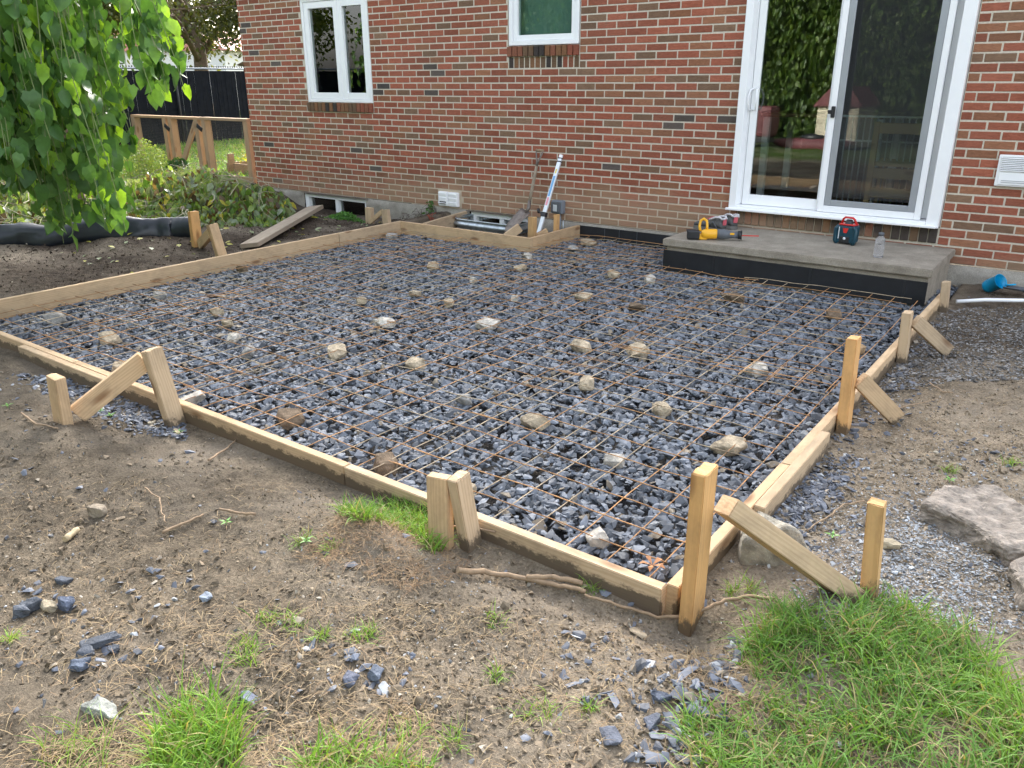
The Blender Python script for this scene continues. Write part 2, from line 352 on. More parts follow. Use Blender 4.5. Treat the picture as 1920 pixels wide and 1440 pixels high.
def hull_base(n, seed, flat=1.0):
    r = random.Random(seed); bm = bmesh.new()
    for _ in range(n):
        while True:
            p = Vector((r.uniform(-1, 1), r.uniform(-1, 1), r.uniform(-1, 1)))
            if .55 < p.length < 1: break
        p.normalize(); p *= r.uniform(.75, 1.05); bm.verts.new((p.x*.5, p.y*.5, p.z*.5*flat))
    res = bmesh.ops.convex_hull(bm, input=bm.verts); 
    for v in [v for v in bm.verts if not v.link_faces]: bm.verts.remove(v)
    bmesh.ops.triangulate(bm, faces=bm.faces); bm.verts.index_update()
    V = np.array([v.co[:] for v in bm.verts]); F = np.array([[v.index for v in f.verts] for f in bm.faces]); bm.free(); return V, F

# value noise
class VN:
    def __init__(s, seed): s.g = np.random.default_rng(seed).uniform(-1, 1, (256, 256))
    def __call__(s, x, y):
        xi = np.floor(x).astype(int); yi = np.floor(y).astype(int); fx = x-xi; fy = y-yi
        fx = fx*fx*(3-2*fx); fy = fy*fy*(3-2*fy); g = s.g
        a = g[xi & 255, yi & 255]; b = g[(xi+1) & 255, yi & 255]; c = g[xi & 255, (yi+1) & 255]; d = g[(xi+1) & 255, (yi+1) & 255]
        return (a*(1-fx)+b*fx)*(1-fy)+(c*(1-fx)+d*fx)*fy
vn = [VN(i) for i in range(8)]
def fbm(x, y, f, o=5, k=0, g=.5):
    s = 0; a = 1; t = 0
    for i in range(o): s = s+a*vn[(i+k) % 8](x*f*2**i+i*17.3+k*5, y*f*2**i+i*9.1); t += a; a *= g
    return s/t
def sst(a, b, x):
    t = np.clip((x-a)/(b-a), 0, 1); return t*t*(3-2*t)

# form rectangle (inner faces)
FX0, FX1, FY0, FY1 = 3.36, 8.362, -5.005, -0.895
NX = 4.95                                     # the notch ends here
GRAVEL = -0.115
def inform(x, y): return (x > FX0) & (x < FX1) & (y > FY0) & ((y < FY1) | ((x > NX) & (y < -0.02)))
def gh(x, y):
    x = np.asarray(x, float); y = np.asarray(y, float)
    dx = np.maximum(np.maximum(FX0-.04-x, x-FX1-.04), 0); dy = np.maximum(np.maximum(FY0-.04-y, y-0), 0); d = np.hypot(dx, dy)
    left = sst(3.5, 3.2, x); z0 = -.078+.045*sst(.03, .45, d)
    z = z0*(1-left)+(-.02+.03*sst(.3, 1.0, d))*left
    z = np.where((x > 3.3) & (y > FY1), -.11, z)
    z = z + (.018+.014*sst(.2, .5, d))*fbm(x, y, 1.3, 3, 1) + (.022*fbm(x, y, 4.5, 5, 2, .6)+.012*fbm(x, y, 22, 4, 3, .65)*sst(-9, -7, y))*sst(.0, .12, d)
    z = z + .05*np.exp(-((x-5.75)**2/.25+(y+5.55)**2/.03)) + .075*np.exp(-((x-7.46)**2/.05+(y+5.30)**2/.010)) + .02*np.exp(-((x-7.3)**2/.12+(y+5.42)**2/.02))
    z = z - .035*np.exp(-((x-8.0)**2/.12+(y+5.16)**2/.006))
    z = z - .05*np.exp(-((x-8.47)**2/.02+(y+5.07)**2/.01))
    z = z + .05*np.exp(-((x-2.2)**2/.35+(y+3.2)**2/.06))
    z = z - .19*sst(-1.5, -.25, y)*sst(.2, .9, x)*sst(3.3, 2.6, x)
    z = z - .045*np.exp(-((x-8.75)**2/.12+(y+.55)**2/.05))
    z = np.where((x > 3.62) & (x < 4.4) & (y > -.28) & (y <= .3), -.55, z)
    z = np.where(inform(x, y), GRAVEL-.05, z)
    z = np.where((x > -.05) & (y > .12) & (y < 9), -1.6, z)
    return z

# ================================================================= SETTING: GROUND
def axis(a, b, step, lo, hi):
    fine = np.arange(a, b, step); g = 1.0; L = [a]; s = step
    while L[-1] > lo: s = min(s*1.25, 6); L.append(L[-1]-s)
    R = [fine[-1]]; s = step
    while R[-1] < hi: s = min(s*1.25, 6); R.append(R[-1]+s)
    return np.concatenate([np.array(L[1:])[::-1], fine, np.array(R[1:])])
gx = axis(1.2, 10.2, .0165, -70, 70); gy = axis(-6.5, .2, .0165, -70, 70)
XX, YY = np.meshgrid(gx, gy, indexing='ij'); ZZ = gh(XX, YY)
V = np.stack([XX, YY, ZZ], -1).reshape(-1, 3); nx, ny = len(gx), len(gy)
I = (np.arange(nx-1)[:, None]*ny+np.arange(ny-1)[None]).ravel(); F = np.stack([I, I+ny, I+ny+1, I+1], 1)
x, y = V[:, 0], V[:, 1]
base = np.array([.285, .237, .175]); darks = np.array([.058, .045, .034]); grn = np.array([.07, .12, .02]); gry = np.array([.20, .195, .185])
c = np.tile(base, (len(V), 1))
wet = np.clip(.42+1.5*fbm(x, y, 1.1, 5, 4), 0, 1)[:, None]; c = c*(1-.60*wet)
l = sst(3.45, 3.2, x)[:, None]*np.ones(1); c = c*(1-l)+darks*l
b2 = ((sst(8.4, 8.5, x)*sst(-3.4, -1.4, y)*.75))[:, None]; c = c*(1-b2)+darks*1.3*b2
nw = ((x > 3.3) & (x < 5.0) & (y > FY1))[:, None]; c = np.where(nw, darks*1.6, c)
gp = (np.exp(-((x-8.93)**2/.05+(y+4.40)**2/.14))*np.clip(.8+.6*fbm(x, y, 5, 3, 5), 0, 1))[:, None]; c = c*(1-gp*.8)+gry*gp*.8
ins = inform(x, y)[:, None]; c = np.where(ins, np.array([.045, .048, .056]), c)
lawn = (sst(-.6, -1.6, x)*sst(-.3, .6, y)+sst(-7.6, -8.6, y)+sst(-2.0, -4.0, x))[:, None].clip(0, 1); c = c*(1-lawn)+grn*lawn
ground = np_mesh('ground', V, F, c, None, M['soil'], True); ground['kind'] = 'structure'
gc = c
def GG(u, v, it=4, dz=0.0):
    p = G(u, v, -.05)
    for _ in range(it): p = G(u, v, float(gh(p[0], p[1]))+dz)
    return p
# ================================================================= HOUSE
HC = .06465; BL = .2032; WTOP = 2.75; WX0, WX1 = -.135, 10.6
def kz(k): return 1.315-k*HC
house = thing('brick_house', 'red brick house wall with white windows and a sliding patio door', 'house', (0, 0, 0))
# openings: x0,x1,z0,z1
OPEN = [(1.05, 2.165, .995, 2.27), (4.08, 4.905, 1.447, 2.9), (6.485, 8.15, .152, 2.37), (3.10, 3.43, .045, .185), (8.47, 8.9, .62, .83)]
BO = OPEN[:3]
Bv, Bf, Bc = [], [], []
def brick(x0, x1, z0, z1, col, y=0.0, dep=.09):
    j = random.uniform(-.0012, .0012); yy = y+random.uniform(-.0015, .0015); ch = .0035
    a = [(x0, yy+ch, z0+j), (x1, yy+ch, z0+j*.5), (x1, yy+ch, z1+j*.5), (x0, yy+ch, z1+j)]
    f = [(x0+ch, yy, z0+ch+j), (x1-ch, yy, z0+ch+j*.5), (x1-ch, yy, z1-ch+j*.5), (x0+ch, yy, z1-ch+j)]
    k = [(p[0], yy+dep, p[2]) for p in a]; b = len(Bv); Bv.extend(f+a+k)
    Bf.extend([(b, b+1, b+2, b+3)]+[(b+i, b+4+i, b+4+(i+1) % 4, b+(i+1) % 4) for i in range(4)]+[(b+4+i, b+8+i, b+8+(i+1) % 4, b+4+(i+1) % 4) for i in range(4)])
    Bc.extend([col]*12)
def bcol():
    r = random.random(); v = random.uniform(.76, 1.2)
    if r < .70: c = (.315, .098, .058)
    elif r < .90: c = (.285, .125, .068)
    elif r < .982: c = (.21, .125, .078)
    else: c = (.085, .075, .068)
    m = random.random()*.12
    return tuple(v*(q*(1-m)+.18*m*w) for q, w in zip(c, (1, .55, .4)))
k = 20
while kz(k) < WTOP:
    z0, z1 = kz(k)+.0055, kz(k-1)-.0055; row = k-1; zc = (z0+z1)/2
    xs = (0 if row % 2 == 0 else BL/2)-BL*2
    while xs < WX1:
        x0, x1 = xs+.0055+random.uniform(-.002, .002), xs+BL-.0055+random.uniform(-.002, .002); xs += BL
        seg = [(max(x0, WX0), min(x1, WX1))]
        for (a, b, c_, d) in OPEN:
            if c_ < zc < d:
                ns = []
                for s0, s1 in seg:
                    if s1 <= a or s0 >= b: ns.append((s0, s1)); continue
                    if s0 < a: ns.append((s0, a-.004))
                    if s1 > b: ns.append((b+.004, s1))
                seg = ns
        for s0, s1 in seg:
            if s1-s0 > .025: brick(s0, s1, z0, z1, bcol())
    k -= 1
def rowlock(x0, x1, z0, z1, y, n, dep=.1, dk=.3):
    w = (x1-x0)/n
    for i in range(n):
        r = random.random(); c_ = (.045, .038, .035) if r < dk else random.choice([(.22, .085, .05), (.2, .1, .05), (.14, .085, .05), (.24, .075, .045)])
        brick(x0+i*w+.005, x0+(i+1)*w-.005, z0, z1, c_, y, dep)
rowlock(1.04, 2.165, 1.0, 1.098, -.022, 17, .11, .2)
rowlock(4.075, 4.905, 1.556, 1.648, -.022, 13, .11, .12); rowlock(4.085, 4.905, 1.452, 1.549, 0, 13, .09, .3)
rowlock(6.49, 8.145, .165, .275, -.012, 25, .1, .4)
# side wall of the house (end bricks seen edge-on)
me_b = np_mesh('brickwork', np.array(Bv), np.array(Bf), np.array(Bc), house, M['brick'])
mb = MB()                                                     # mortar: the wall body between the openings
def wallcells(mbx, x0, x1, z0, z1, y0, y1, opens):
    xs = sorted({x0, x1}|{v for o in opens for v in o[:2] if x0 < v < x1}); zs = sorted({z0, z1}|{v for o in opens for v in o[2:] if z0 < v < z1})
    for a, b in zip(xs, xs[1:]):
        for c_, d in zip(zs, zs[1:]):
            mx, mz = (a+b)/2, (c_+d)/2
            if any(o[0] < mx < o[1] and o[2] < mz < o[3] for o in opens): continue
            mbx.box(((a+b)/2, (y0+y1)/2, (c_+d)/2), (b-a, y1-y0, d-c_))
mopen = [(1.05, 2.165, 1.10, 2.27), (4.08, 4.905, 1.65, 2.9), (6.485, 8.15, .28, 2.37)]
wallcells(mb, WX0+.004, WX1, kz(20), WTOP, .0035, .2, mopen)
mb.box((WX0+.05, 5.2, .7), (.09, 10, 4.2)); mb.build('mortar', M['mortar'], house)
rf = MB(); rf.add([(-.6, -.22, 2.62), (11.2, -.22, 2.62), (11.2, 4.2, 6.3), (-.6, 4.2, 6.3), (11.2, 9.6, 2.62), (-.6, 9.6, 2.62), (-.6, -.22, 2.5), (11.2, -.22, 2.5), (11.2, 9.6, 2.5), (-.6, 9.6, 2.5)],
    [(0, 1, 2, 3), (3, 2, 4, 5), (0, 6, 7, 1), (4, 8, 9, 5), (6, 9, 8, 7), (0, 3, 5, 9, 6), (1, 7, 8, 4, 2)]); rf.build('roof', M['broof'], house)  # house roof, out of view; ridge raised so its shade covers the patio
# concrete foundation, rough on its face
fx = np.arange(WX0, WX1, .03); fz = np.linspace(-.62, .018, 26); FXX, FZZ = np.meshgrid(fx, fz, indexing='ij')
prot = .012+.022*np.clip(fbm(FXX, FZZ, 2.5, 5, 3)+.35, 0, 1)+.01*fbm(FXX, FZZ, 14, 4, 1)
prot = prot*sst(.018, -.03+0*FXX, FZZ)
fy = -prot-.001
Vf = np.stack([FXX, fy, FZZ], -1).reshape(-1, 3); mx_, mz_ = len(fx), len(fz)
I = (np.arange(mx_-1)[:, None]*mz_+np.arange(mz_-1)[None]).ravel(); Ff = np.stack([I, I+mz_, I+mz_+1, I+1], 1)
cx_, cz_ = Vf[Ff].mean(1)[:, 0], Vf[Ff].mean(1)[:, 2]
keep = ~(((cx_ > .83) & (cx_ < 1.965) & (cz_ > -.33)) | ((cx_ > 3.56) & (cx_ < 4.36) & (cz_ > -.4)))
np_mesh('foundation', Vf, Ff[keep], None, house, M['concrete'], True)
# basement windows
def basement(x0, x1, zb, parent):
    w = MB(); zt = .012; t = .05
    w.box(((x0+x1)/2, .03, zt-t/2), (x1-x0, .07, t)); w.box((x0+.035, .03, (zt-t+zb)/2), (.07, .068, zt-t-zb)); w.box((x1-.02, .03, (zt-t+zb)/2), (.04, .068, zt-t-zb)); w.box(((x0+x1)/2+.02, .03, (zt-t+zb)/2), (.055, .06, zt-t-zb))
    f = w.build('basement_window', M['white'], parent)
    g = MB().box(((x0+x1)/2, .045, (zt-t+zb)/2), (x1-x0-.1, .006, zt-t-zb-.002)).build('pane', M['glass'], f)
    d = MB(); d.box(((x0+x1)/2+.28, .12, (zt-t+zb)/2), ((x1-x0)/2-.1, .01, zt-t-zb)); d.build('blind', M['drape'], f)
    v = MB(); v.box(((x0+x1)/2, .6, (zt+zb)/2-.2), (x1-x0+.3, .01, .9)); v.box((x0-.1, .33, (zt+zb)/2-.2), (.01, .52, .9)); v.box((x1+.1, .33, (zt+zb)/2-.2), (.01, .52, .9)); v.box(((x0+x1)/2, .33, zb-.3), (x1-x0+.2, .52, .01)); v.box(((x0+x1)/2, .36, zt+.05), (x1-x0+.2, .4, .01)); v.build('basement_room', M['dark'], house)
    return f
basement(.835, 1.96, -.36, house); basement(3.57, 4.35, -.33, house)
MB().box((1.4, -.03, .019), (1.16, .05, .006)).build('lintel', M['steel'], house); MB().box((3.95, -.025, .019), (.84, .04, .006)).build('lintel', M['steel'], house)

# casement window with two sashes
def frame(mbx, x0, x1, z0, z1, t, y0, y1, tb=None, mi=0):
    tb = tb or t; ym, d = (y0+y1)/2, y1-y0
    mbx.box((x0+t/2, ym, (z0+z1)/2), (t, d, z1-z0), mi, None, .003); mbx.box((x1-t/2, ym, (z0+z1)/2), (t, d, z1-z0), mi, None, .003)
    mbx.box(((x0+x1)/2, ym, z0+tb/2), (x1-x0-2*t-.0005, d-.001, tb), mi, None, .003); mbx.box(((x0+x1)/2, ym, z1-t/2), (x1-x0-2*t-.0005, d-.001, t), mi, None, .003)
w1 = MB(); frame(w1, 1.062, 2.16, 1.103, 2.23, .035, -.004, .09); w1.box((1.61, -.008, 2.245), (1.13, .05, .03), 0, None, .004)
w1 = w1.build('casement_window', M['white'], house)
for (a, b) in ((1.10, 1.665), (1.668, 2.122)):
    s = MB(); frame(s, a, b, 1.14, 2.193, .07, .008, .07); s = s.build('sash', M['white'], w1)
    MB().box(((a+b)/2, .045, 1.666), (b-a-.14, .006, .914)).build('pane', M['glass'], s)
w2 = MB(); frame(w2, 4.092, 4.893, 1.655, 2.7, .04, -.004, .09); frame(w2, 4.134, 4.851, 1.697, 2.66, .05, .012, .07)
w2 = w2.build('fixed_window', M['white'], house)
MB().box((4.4925, .045, 2.178), (.617, .006, .863)).build('pane', M['glassf'], w2)
MB().box((4.49, .14, 2.178), (.75, .004, 1.02)).build('blind', M['drape'], w2)
# rooms behind the windows
def room(x0, x1, z0, z1, y0, y1, name='room'):
    r = MB(); t = .02
    r.box(((x0+x1)/2, y1, (z0+z1)/2), (x1-x0, t, z1-z0)); r.box((x0, (y0+y1)/2, (z0+z1)/2), (t, y1-y0-t, z1-z0)); r.box((x1, (y0+y1)/2, (z0+z1)/2), (t, y1-y0-t, z1-z0))
    r.box(((x0+x1)/2, (y0+y1)/2, z1), (x1-x0-t, y1-y0-t, t)); r.box(((x0+x1)/2, (y0+y1)/2, z0), (x1-x0-t, y1-y0-t, t), 1)
    return r.build(name, [M['plaster'], M['floor']], house)
room(.6, 2.7, .6, 2.68, .21, 3.2); room(3.7, 5.3, .6, 2.68, .21, 2.6); room(5.6, 9.3, .27, 2.68, .21, 4.6)
dr = MB(); 
for i in range(5): dr.tube([(1.17+i*.02, .2+.02*(i % 2), 1.15), (1.17+i*.02, .2+.02*(i % 2), 2.2)], .014, 8)
dr.build('curtain', M['drape'], house)

# sliding patio door
dz0, dz1 = .283, 2.36
d = MB(); d.box((6.523, .005, (dz0+dz1)/2), (.062, .13, dz1-dz0), 0, None, .004); d.box((8.101, .005, (dz0+dz1)/2), (.088, .13, dz1-dz0), 0, None, .004)
d.box((7.305, .005, dz0+.022), (1.50, .13, .044), 0, None, .004); d.box((7.305, .005, dz1-.04), (1.50, .13, .08), 0, None, .004)
d.box((7.305, -.075, dz0+.012), (1.66, .03, .02), 0, None, .004); d.box((6.56, .055, (dz0+dz1)/2), (.012, .03, dz1-dz0-.1)); d.box((8.052, .055, (dz0+dz1)/2), (.012, .03, dz1-dz0-.1))
door = d.build('sliding_door', M['white'], house)
p1 = MB(); frame(p1, 6.572, 7.262, .33, 2.29, .058, .032, .064, .085); p1 = p1.build('fixed_panel', M['white'], door)
MB().box((6.917, .048, 1.352), (.575, .006, 1.76)).build('pane', M['glass'], p1)
p2 = MB(); frame(p2, 7.232, 8.005, .33, 2.29, .045, -.022, .012, .05); p2 = p2.build('screen_panel', M['white'], door)
sc_ = MB(); frame(sc_, 7.279, 7.958, .382, 2.243, .05, -.018, .004, .045); sc_ = sc_.build('screen_frame', M['greyal'], p2)
MB().box((7.6185, -.008, 1.335), (.579, .002, 1.771)).build('insect_screen', M['screen'], p2)
p3 = MB(); frame(p3, 7.21, 8.046, .33, 2.29, .05, .068, .095, .07); p3 = p3.build('sliding_panel', M['white'], door)
MB().box((7.628, .083, 1.345), (.736, .006, 1.75)).build('pane', M['glass'], p3)
hd = MB()
for sx in (-.012, .012): hd.tube([(6.602+sx, .03, 1.10), (6.602+sx*2.2, -.012, 1.11), (6.602+sx*3, -.03, 1.16), (6.602+sx*3, -.03, 1.21), (6.602+sx*2.2, -.012, 1.26), (6.602+sx, .03, 1.27)], .0065, 8)
hd.build('door_handle', M['white'], door)
lt = MB(); lt.box((7.262, -.03, 1.10), (.03, .02, .085), 0, None, .004); lt.box((7.245, -.043, 1.10), (.04, .012, .03), 0, None, .003); lt.build('latch', M['blackp'], door)

# things inside seen through the glass
gt = thing('baby_gate', 'white metal barred gate standing inside behind the sliding door', 'gate', (7.10, .75, .29))
b = MB()
for i in range(13): b.tube([(.02+i*.05, 0, .04), (.02+i*.05, 0, .74)], .006, 6)
b.build('bars', M['alum'], gt); 
for z_ in (.75, .03, .55): MB().box((.32, 0, z_), (.72, .02, .016)).build('rail', M['alum'], gt)
ch = thing('dining_chair', 'light wooden chair with slatted frame indoors behind the right glass pane', 'chair', (7.47, .55, .29))
b = MB(); 
for px, py in ((0, 0), (.38, 0), (0, .40), (.38, .40)): b.box((px, py, .36 if py == 0 else .2), (.045, .045, .72 if py == 0 else .4), 0, None, .004)
b.build('legs', M['indoor'], ch); s = MB(); s.box((.19, .21, .38), (.38, .38, .03), 0, None, .004); s.build('seat', M['indoor'], ch)

for z_ in (.67, .31, .15): MB().box((.19, 0, z_), (.335, .03, .085), 0, None, .004).build('slat', M['indoor'], ch)
tb = thing('indoor_table', 'dark indoor table with white legs behind the left glass pane', 'table', (6.9, 1.3, .29))
MB().box((0, 0, .74), (1.1, .8, .035), 0, None, .004).build('tabletop', M['floor'], tb)
for px, py in ((-.5, -.35), (.5, -.35), (-.5, .35), (.5, .35)): MB().box((px, py, .36), (.06, .06, .72), 0, None, .004).build('leg', M['white'], tb)

# ---------------------------------------------------------------- fittings on the wall
v = thing('dryer_vent', 'white twin exhaust vent with one flap open on the lower brick wall', 'vent', (3.27, 0, .118))
for i, sx in enumerate((-.072, .072)):
    h = MB(); h.box((sx, -.022, 0), (.136, .042, .155), 0, None, .012); hood = h.build('hood', M['white'], v)
    f = MB()
    for j in range(3):
        if i == 0 and j == 2: f.box((sx, -.055, -.045), (.10, .03, .006), 0, Matrix.Rotation(-.5, 3, 'X'))
        else: f.box((sx, -.045, .045-j*.045), (.108, .008, .038), 0, Matrix.Rotation(.12, 3, 'X'), .002)
    f.build('flap', M['white'], hood)
dk = MB(); dk.box((-.072, -.0445, -.042), (.09, .002, .03)); dk.build('vent_opening', M['dark'], v)
v = thing('wall_vent', 'white louvred wall vent at the right edge of the brick wall', 'vent', (8.62, 0, .727))
b = MB(); b.box((0, -.015, 0), (.34, .03, .216), 0, None, .006); b.box((.0, -.034, -.055), (.3, .006, .085), 0, None, .003); body = b.build('vent_cover', M['white'], v)
b = MB(); b.box((.0, -.0315, .045), (.296, .003, .096)); b.build('vent_opening', M['dark'], v)
for i in range(8): MB().box((0, -.038, .086-i*.0122), (.3, .010, .0055), 0, Matrix.Rotation(.5, 3, 'X')).build('louvre', M['white'], v)
for i in range(2): MB().box((0, -.038, -.068-i*.012), (.26, .003, .004)).build('rib', M['greyal'], v)
v = thing('electrical_box', 'grey weatherproof outlet box on conduit low on the brick wall', 'electrical box', (4.72, 0, .157))
MB().box((0, -.035, 0), (.125, .07, .13), 0, None, .012).build('box_body', M['conduit'], v); MB().box((0, -.082, 0), (.105, .03, .11), 0, None, .012).build('box_cover', M['greyp'], v); MB().box((-.0, -.099, -.005), (.045, .004, .065), 0, None, .002).build('cover_window', M['alum'], v)
MB().tube([(.015, -.03, -.06), (.015, -.03, -.33)], .014, 10).build('conduit_pipe', M['conduit'], v)
tag(MB().tube([(4.79, -.05, .03), (4.79, -.05, -.12)], .005, 8).build('ground_rod', M['galv']), 'thin metal rod in the soil beside the electrical box', 'rod')

# window well of corrugated steel
v = thing('window_well', 'corrugated galvanised steel window well against the brick wall', 'window well', (3.98, 0, 0))
def well(prof, name, mat):
    V = []; F = []; path = []
    for k in range(15):
        a = PI*k/14; path.append((-.42*np.sign(math.cos(a))*abs(math.cos(a))**.35, -.34*abs(math.sin(a))**.35))
    n = len(prof)
    for (px, py) in path:
        nl = math.hypot(px, py); 
        for (o, z) in prof: V.append((px*(1+o/.4), py*(1+o/.36), z))
    for i in range(len(path)-1):
        for j in range(n-1): F.append((i*n+j, (i+1)*n+j, (i+1)*n+j+1, i*n+j+1))
    m_ = MB(); m_.add(V, F, 0, True); return m_.build(name, mat, v)
prof = [(-.004, -.02), (.006, -.014), (.012, -.02), (.012, -.03)]+[(.010-.016*math.cos(t*2*PI/.085), -.03-t) for t in np.arange(0, .30, .008)]
well(prof, 'corrugated_ring', M['galv'])
for x_ in (-.405, .405): MB().box((x_, -.004, -.16), (.05, .006, .28)).build('flange', M['galv'], v)

# ================================================================= CONCRETE STEP
st = thing('concrete_step', 'grey concrete door step with a black foam strip along its front', 'step', (7.29, 0, 0))
def rough_slab(x0, x1, y0, y1, z0, z1, name, seed, parent, amp=.003, lip=0.0):
    bm = bmesh.new(); bmesh.ops.create_cube(bm, size=1)
    for vv in bm.verts: vv.co = Vector(((x0+x1)/2+vv.co.x*(x1-x0), (y0+y1)/2+vv.co.y*(y1-y0), (z0+z1)/2+vv.co.z*(z1-z0)))
    bmesh.ops.bevel(bm, geom=list(bm.edges), offset=.007, segments=2, affect='EDGES')
    for ax, st_ in ((0, .06), (1, .06), (2, .05)):
        lo, hi = ((x0, x1), (y0, y1), (z0, z1))[ax]; q = lo+st_
        while q < hi-.01:
            co = [0, 0, 0]; no = [0, 0, 0]; co[ax] = q; no[ax] = 1
            bmesh.ops.bisect_plane(bm, geom=bm.verts[:]+bm.edges[:]+bm.faces[:], plane_co=co, plane_no=no); q += st_
    bm.normal_update()
    for vv in bm.verts:
        n_ = float(fbm(np.array(vv.co.x+seed), np.array(vv.co.y+vv.co.z*1.3), 7, 4, 2)); vv.co += vv.normal*n_*amp
    me = bpy.data.meshes.new(name); bm.to_mesh(me); bm.free(); return link(name, me, parent, M['step'])
rough_slab(-.99, 1.0, -.905, -.014, .085, .142, 'tread', 3, st, .004)
rough_slab(-.965, .975, -.875, -.013, -.30, .086, 'riser', 9, st, .005)
fb = MB(); fb.box((0, -.885, -.032), (1.965, .012, .164)); fo = fb.build('foam_strip', M['foam'], st)
for xx in (-.55, .2, .84): MB().box((xx, -.8925, -.033), (.016, .002, .15)).build('dusty_mark', M['blackp'], fo)
fw = MB(); fw.box((5.53, -.045, -.062), (1.16, .012, .125)); o = fw.build('foam_strip', M['foam']); tag(o, 'black foam expansion strip standing against the foot of the brick wall', 'foam strip')
for xx in (5.27, 5.43, 5.62): MB().box((xx, -.0525, -.06), (.003, .002, .12)).build('seam', M['greyp'], o)
# ================================================================= FORMWORK
def beam(name, p0, p1, w, h, label=None, cat=None, group=None, mat=None, roll=0.0, mud=0.0, bev=.0025, parent=None, up=(0, 0, 1), muddir='down'):
    """board from p0 to p1 (centre line); w across (horizontal), h along up; mesh runs along its local X"""
    p0, p1 = Vector(p0), Vector(p1); L = (p1-p0).length; X = (p1-p0).normalized(); U = Vector(up)
    if U.cross(X).length < .05: U = Vector((0, 1, 0))
    Y = U.cross(X).normalized(); Z = X.cross(Y).normalized()
    if roll: q = Matrix.Rotation(roll, 3, X); Y = q @ Y; Z = q @ Z
    bm = bmesh.new(); bmesh.ops.create_cube(bm, size=1)
    for v in bm.verts: v.co = Vector((v.co.x*L, v.co.y*w, v.co.z*h))
    bmesh.ops.bevel(bm, geom=list(bm.edges), offset=bev, segments=2, affect='EDGES')
    n = max(2, int(L/.08))
    for i in range(1, n): bmesh.ops.bisect_plane(bm, geom=bm.verts[:]+bm.edges[:]+bm.faces[:], plane_co=(-L/2+L*i/n, 0, 0), plane_no=(1, 0, 0))
    for f in (-.25, 0, .25):
        bmesh.ops.bisect_plane(bm, geom=bm.verts[:]+bm.edges[:]+bm.faces[:], plane_co=(0, 0, h*f), plane_no=(0, 0, 1))
    me = bpy.data.meshes.new(name); bm.to_mesh(me); bm.free()
    at = me.attributes.new('mud', 'FLOAT', 'POINT')
    Mx = Matrix((X, Y, Z)).transposed(); c0 = (p0+p1)/2
    vals = []
    for v in me.vertices:
        wz = (Mx @ v.co+c0); m_ = 0.0
        if mud > 0: m_ = mud*(1-min(1, max(0, (wz.z-float(gh(wz.x, wz.y)))/.10)))
        if mud < 0:                                            # mud < 0: only one face (local +Y or -Y by sign of roll flag)
            side = 1 if muddir == '+' else -1
            m_ = -mud*(1 if v.co.y*side > w*.3 else 0)*(1-min(1, max(0, (v.co.z-h*.05)/(h*.42))))
        vals.append(m_)
    at.data.foreach_set('value', np.array(vals, dtype=np.float32))
    o = link(name, me, parent, mat or M['wood']); o.matrix_world = Matrix.Translation(c0) @ Mx.to_4x4()
    if label: tag(o, label, cat, group)
    return o
T = .038; H = .14
FBG = 'form boards round the gravel bed'
xl = FX0-T/2; yf = FY0-T/2; xr = FX1+T/2; yn = FY1+T/2
def fb(p0, p1, label, mud=-.95, md='-', h=H): return beam('form_board', (p0[0], p0[1], -h/2), (p1[0], p1[1], -h/2), T, h, label, 'form board', FBG, mud=mud, muddir=md)
fb((xl, yf-T/2), (xl-.004, -1.72), 'long left form board, nearer length, with grey soil heaped behind it', -.3, '+')
fb((xl-.001, -1.716), (xl, yn+T/2), 'short left form board, farther length, ending at the notch corner', -.2, '+')
fb((FX0+.001, yf), (5.02, yf), 'front form board, far left length beside the spliced plank', -.95, '-')
fb((5.024, yf), (7.05, yf+.002), 'front form board, middle length with grass and stakes on its outside', -1.0, '-')
fb((7.054, yf), (FX1+T*.05, yf-.001), 'front form board, nearest length ending at the bottom corner of the form', -1.0, '-')
fb((xr, FY0-T*.05), (xr, -4.052), 'right form board, nearest length behind the tall corner stake', -.85, '-')
fb((xr+.001, -4.048), (xr-.004, -.93), 'right form board, long far length running to the concrete step', -.85, '-')
fb((FX0+.001, yn), (NX+T, yn), 'form board across the back notch in front of the window well', -.2, '+')
fb((NX+T/2, yn+T/2+.001), (NX+T/2, -.03), 'short form board joining the notch board to the brick wall', -.3, '+')
beam('wooden_board', (3.66, -.86, -.062), (3.52, -.035, -.058), T, .14, 'board on edge running from the notch corner to the wall left of the window well', 'board', mud=-.3, muddir='-')
beam('splice_board', (xr+T+.003, -4.435, -.062), (xr+T+.001, -3.68, -.062), T, .14, 'thick splice board lapped outside the right form board joint', 'board', 'splice boards', mud=-.7, muddir='-')
beam('splice_board', (4.50, yf-T-.003, -.05), (5.42, yf-T-.003, -.05), T, .10, 'rough splice board lapped outside the far left front form board', 'board', 'splice boards', mud=-.8, muddir='-')

SG = 'stakes holding the form'; BG = 'braces between the stakes'
def stake(base, top, w, d, label, yaw=0.0, mud=.9, name='wooden_stake'):
    """w across X, d across Y before yaw; base/top points of the axis; driven .12 into the soil"""
    b, t = Vector(base), Vector(top); ax = (t-b).normalized(); b = b-ax*.12
    upv = Vector((-math.sin(yaw), math.cos(yaw), 0))
    o = beam(name, b, t, w, d, label, 'stake', SG, mud=mud, up=upv, bev=.003, mat=M['wood2'] if any(k in label for k in ('orange', 'knotted', 'sunlit', 'slender', 'plain')) else None)  # these label words pick the orange lumber, the wood's own tone
    xm = max(v.co.x for v in o.data.vertices)
    for v in o.data.vertices:
        if v.co.x > xm-.006: v.co += Vector((random.uniform(-.004, .002), random.uniform(-.0015, .0015), random.uniform(-.0015, .0015)))
    return o
def P_(u, v, y): p = W(u, v, y); return p
def xyz(a): return (float(a[0]), float(a[1]), float(a[2]))
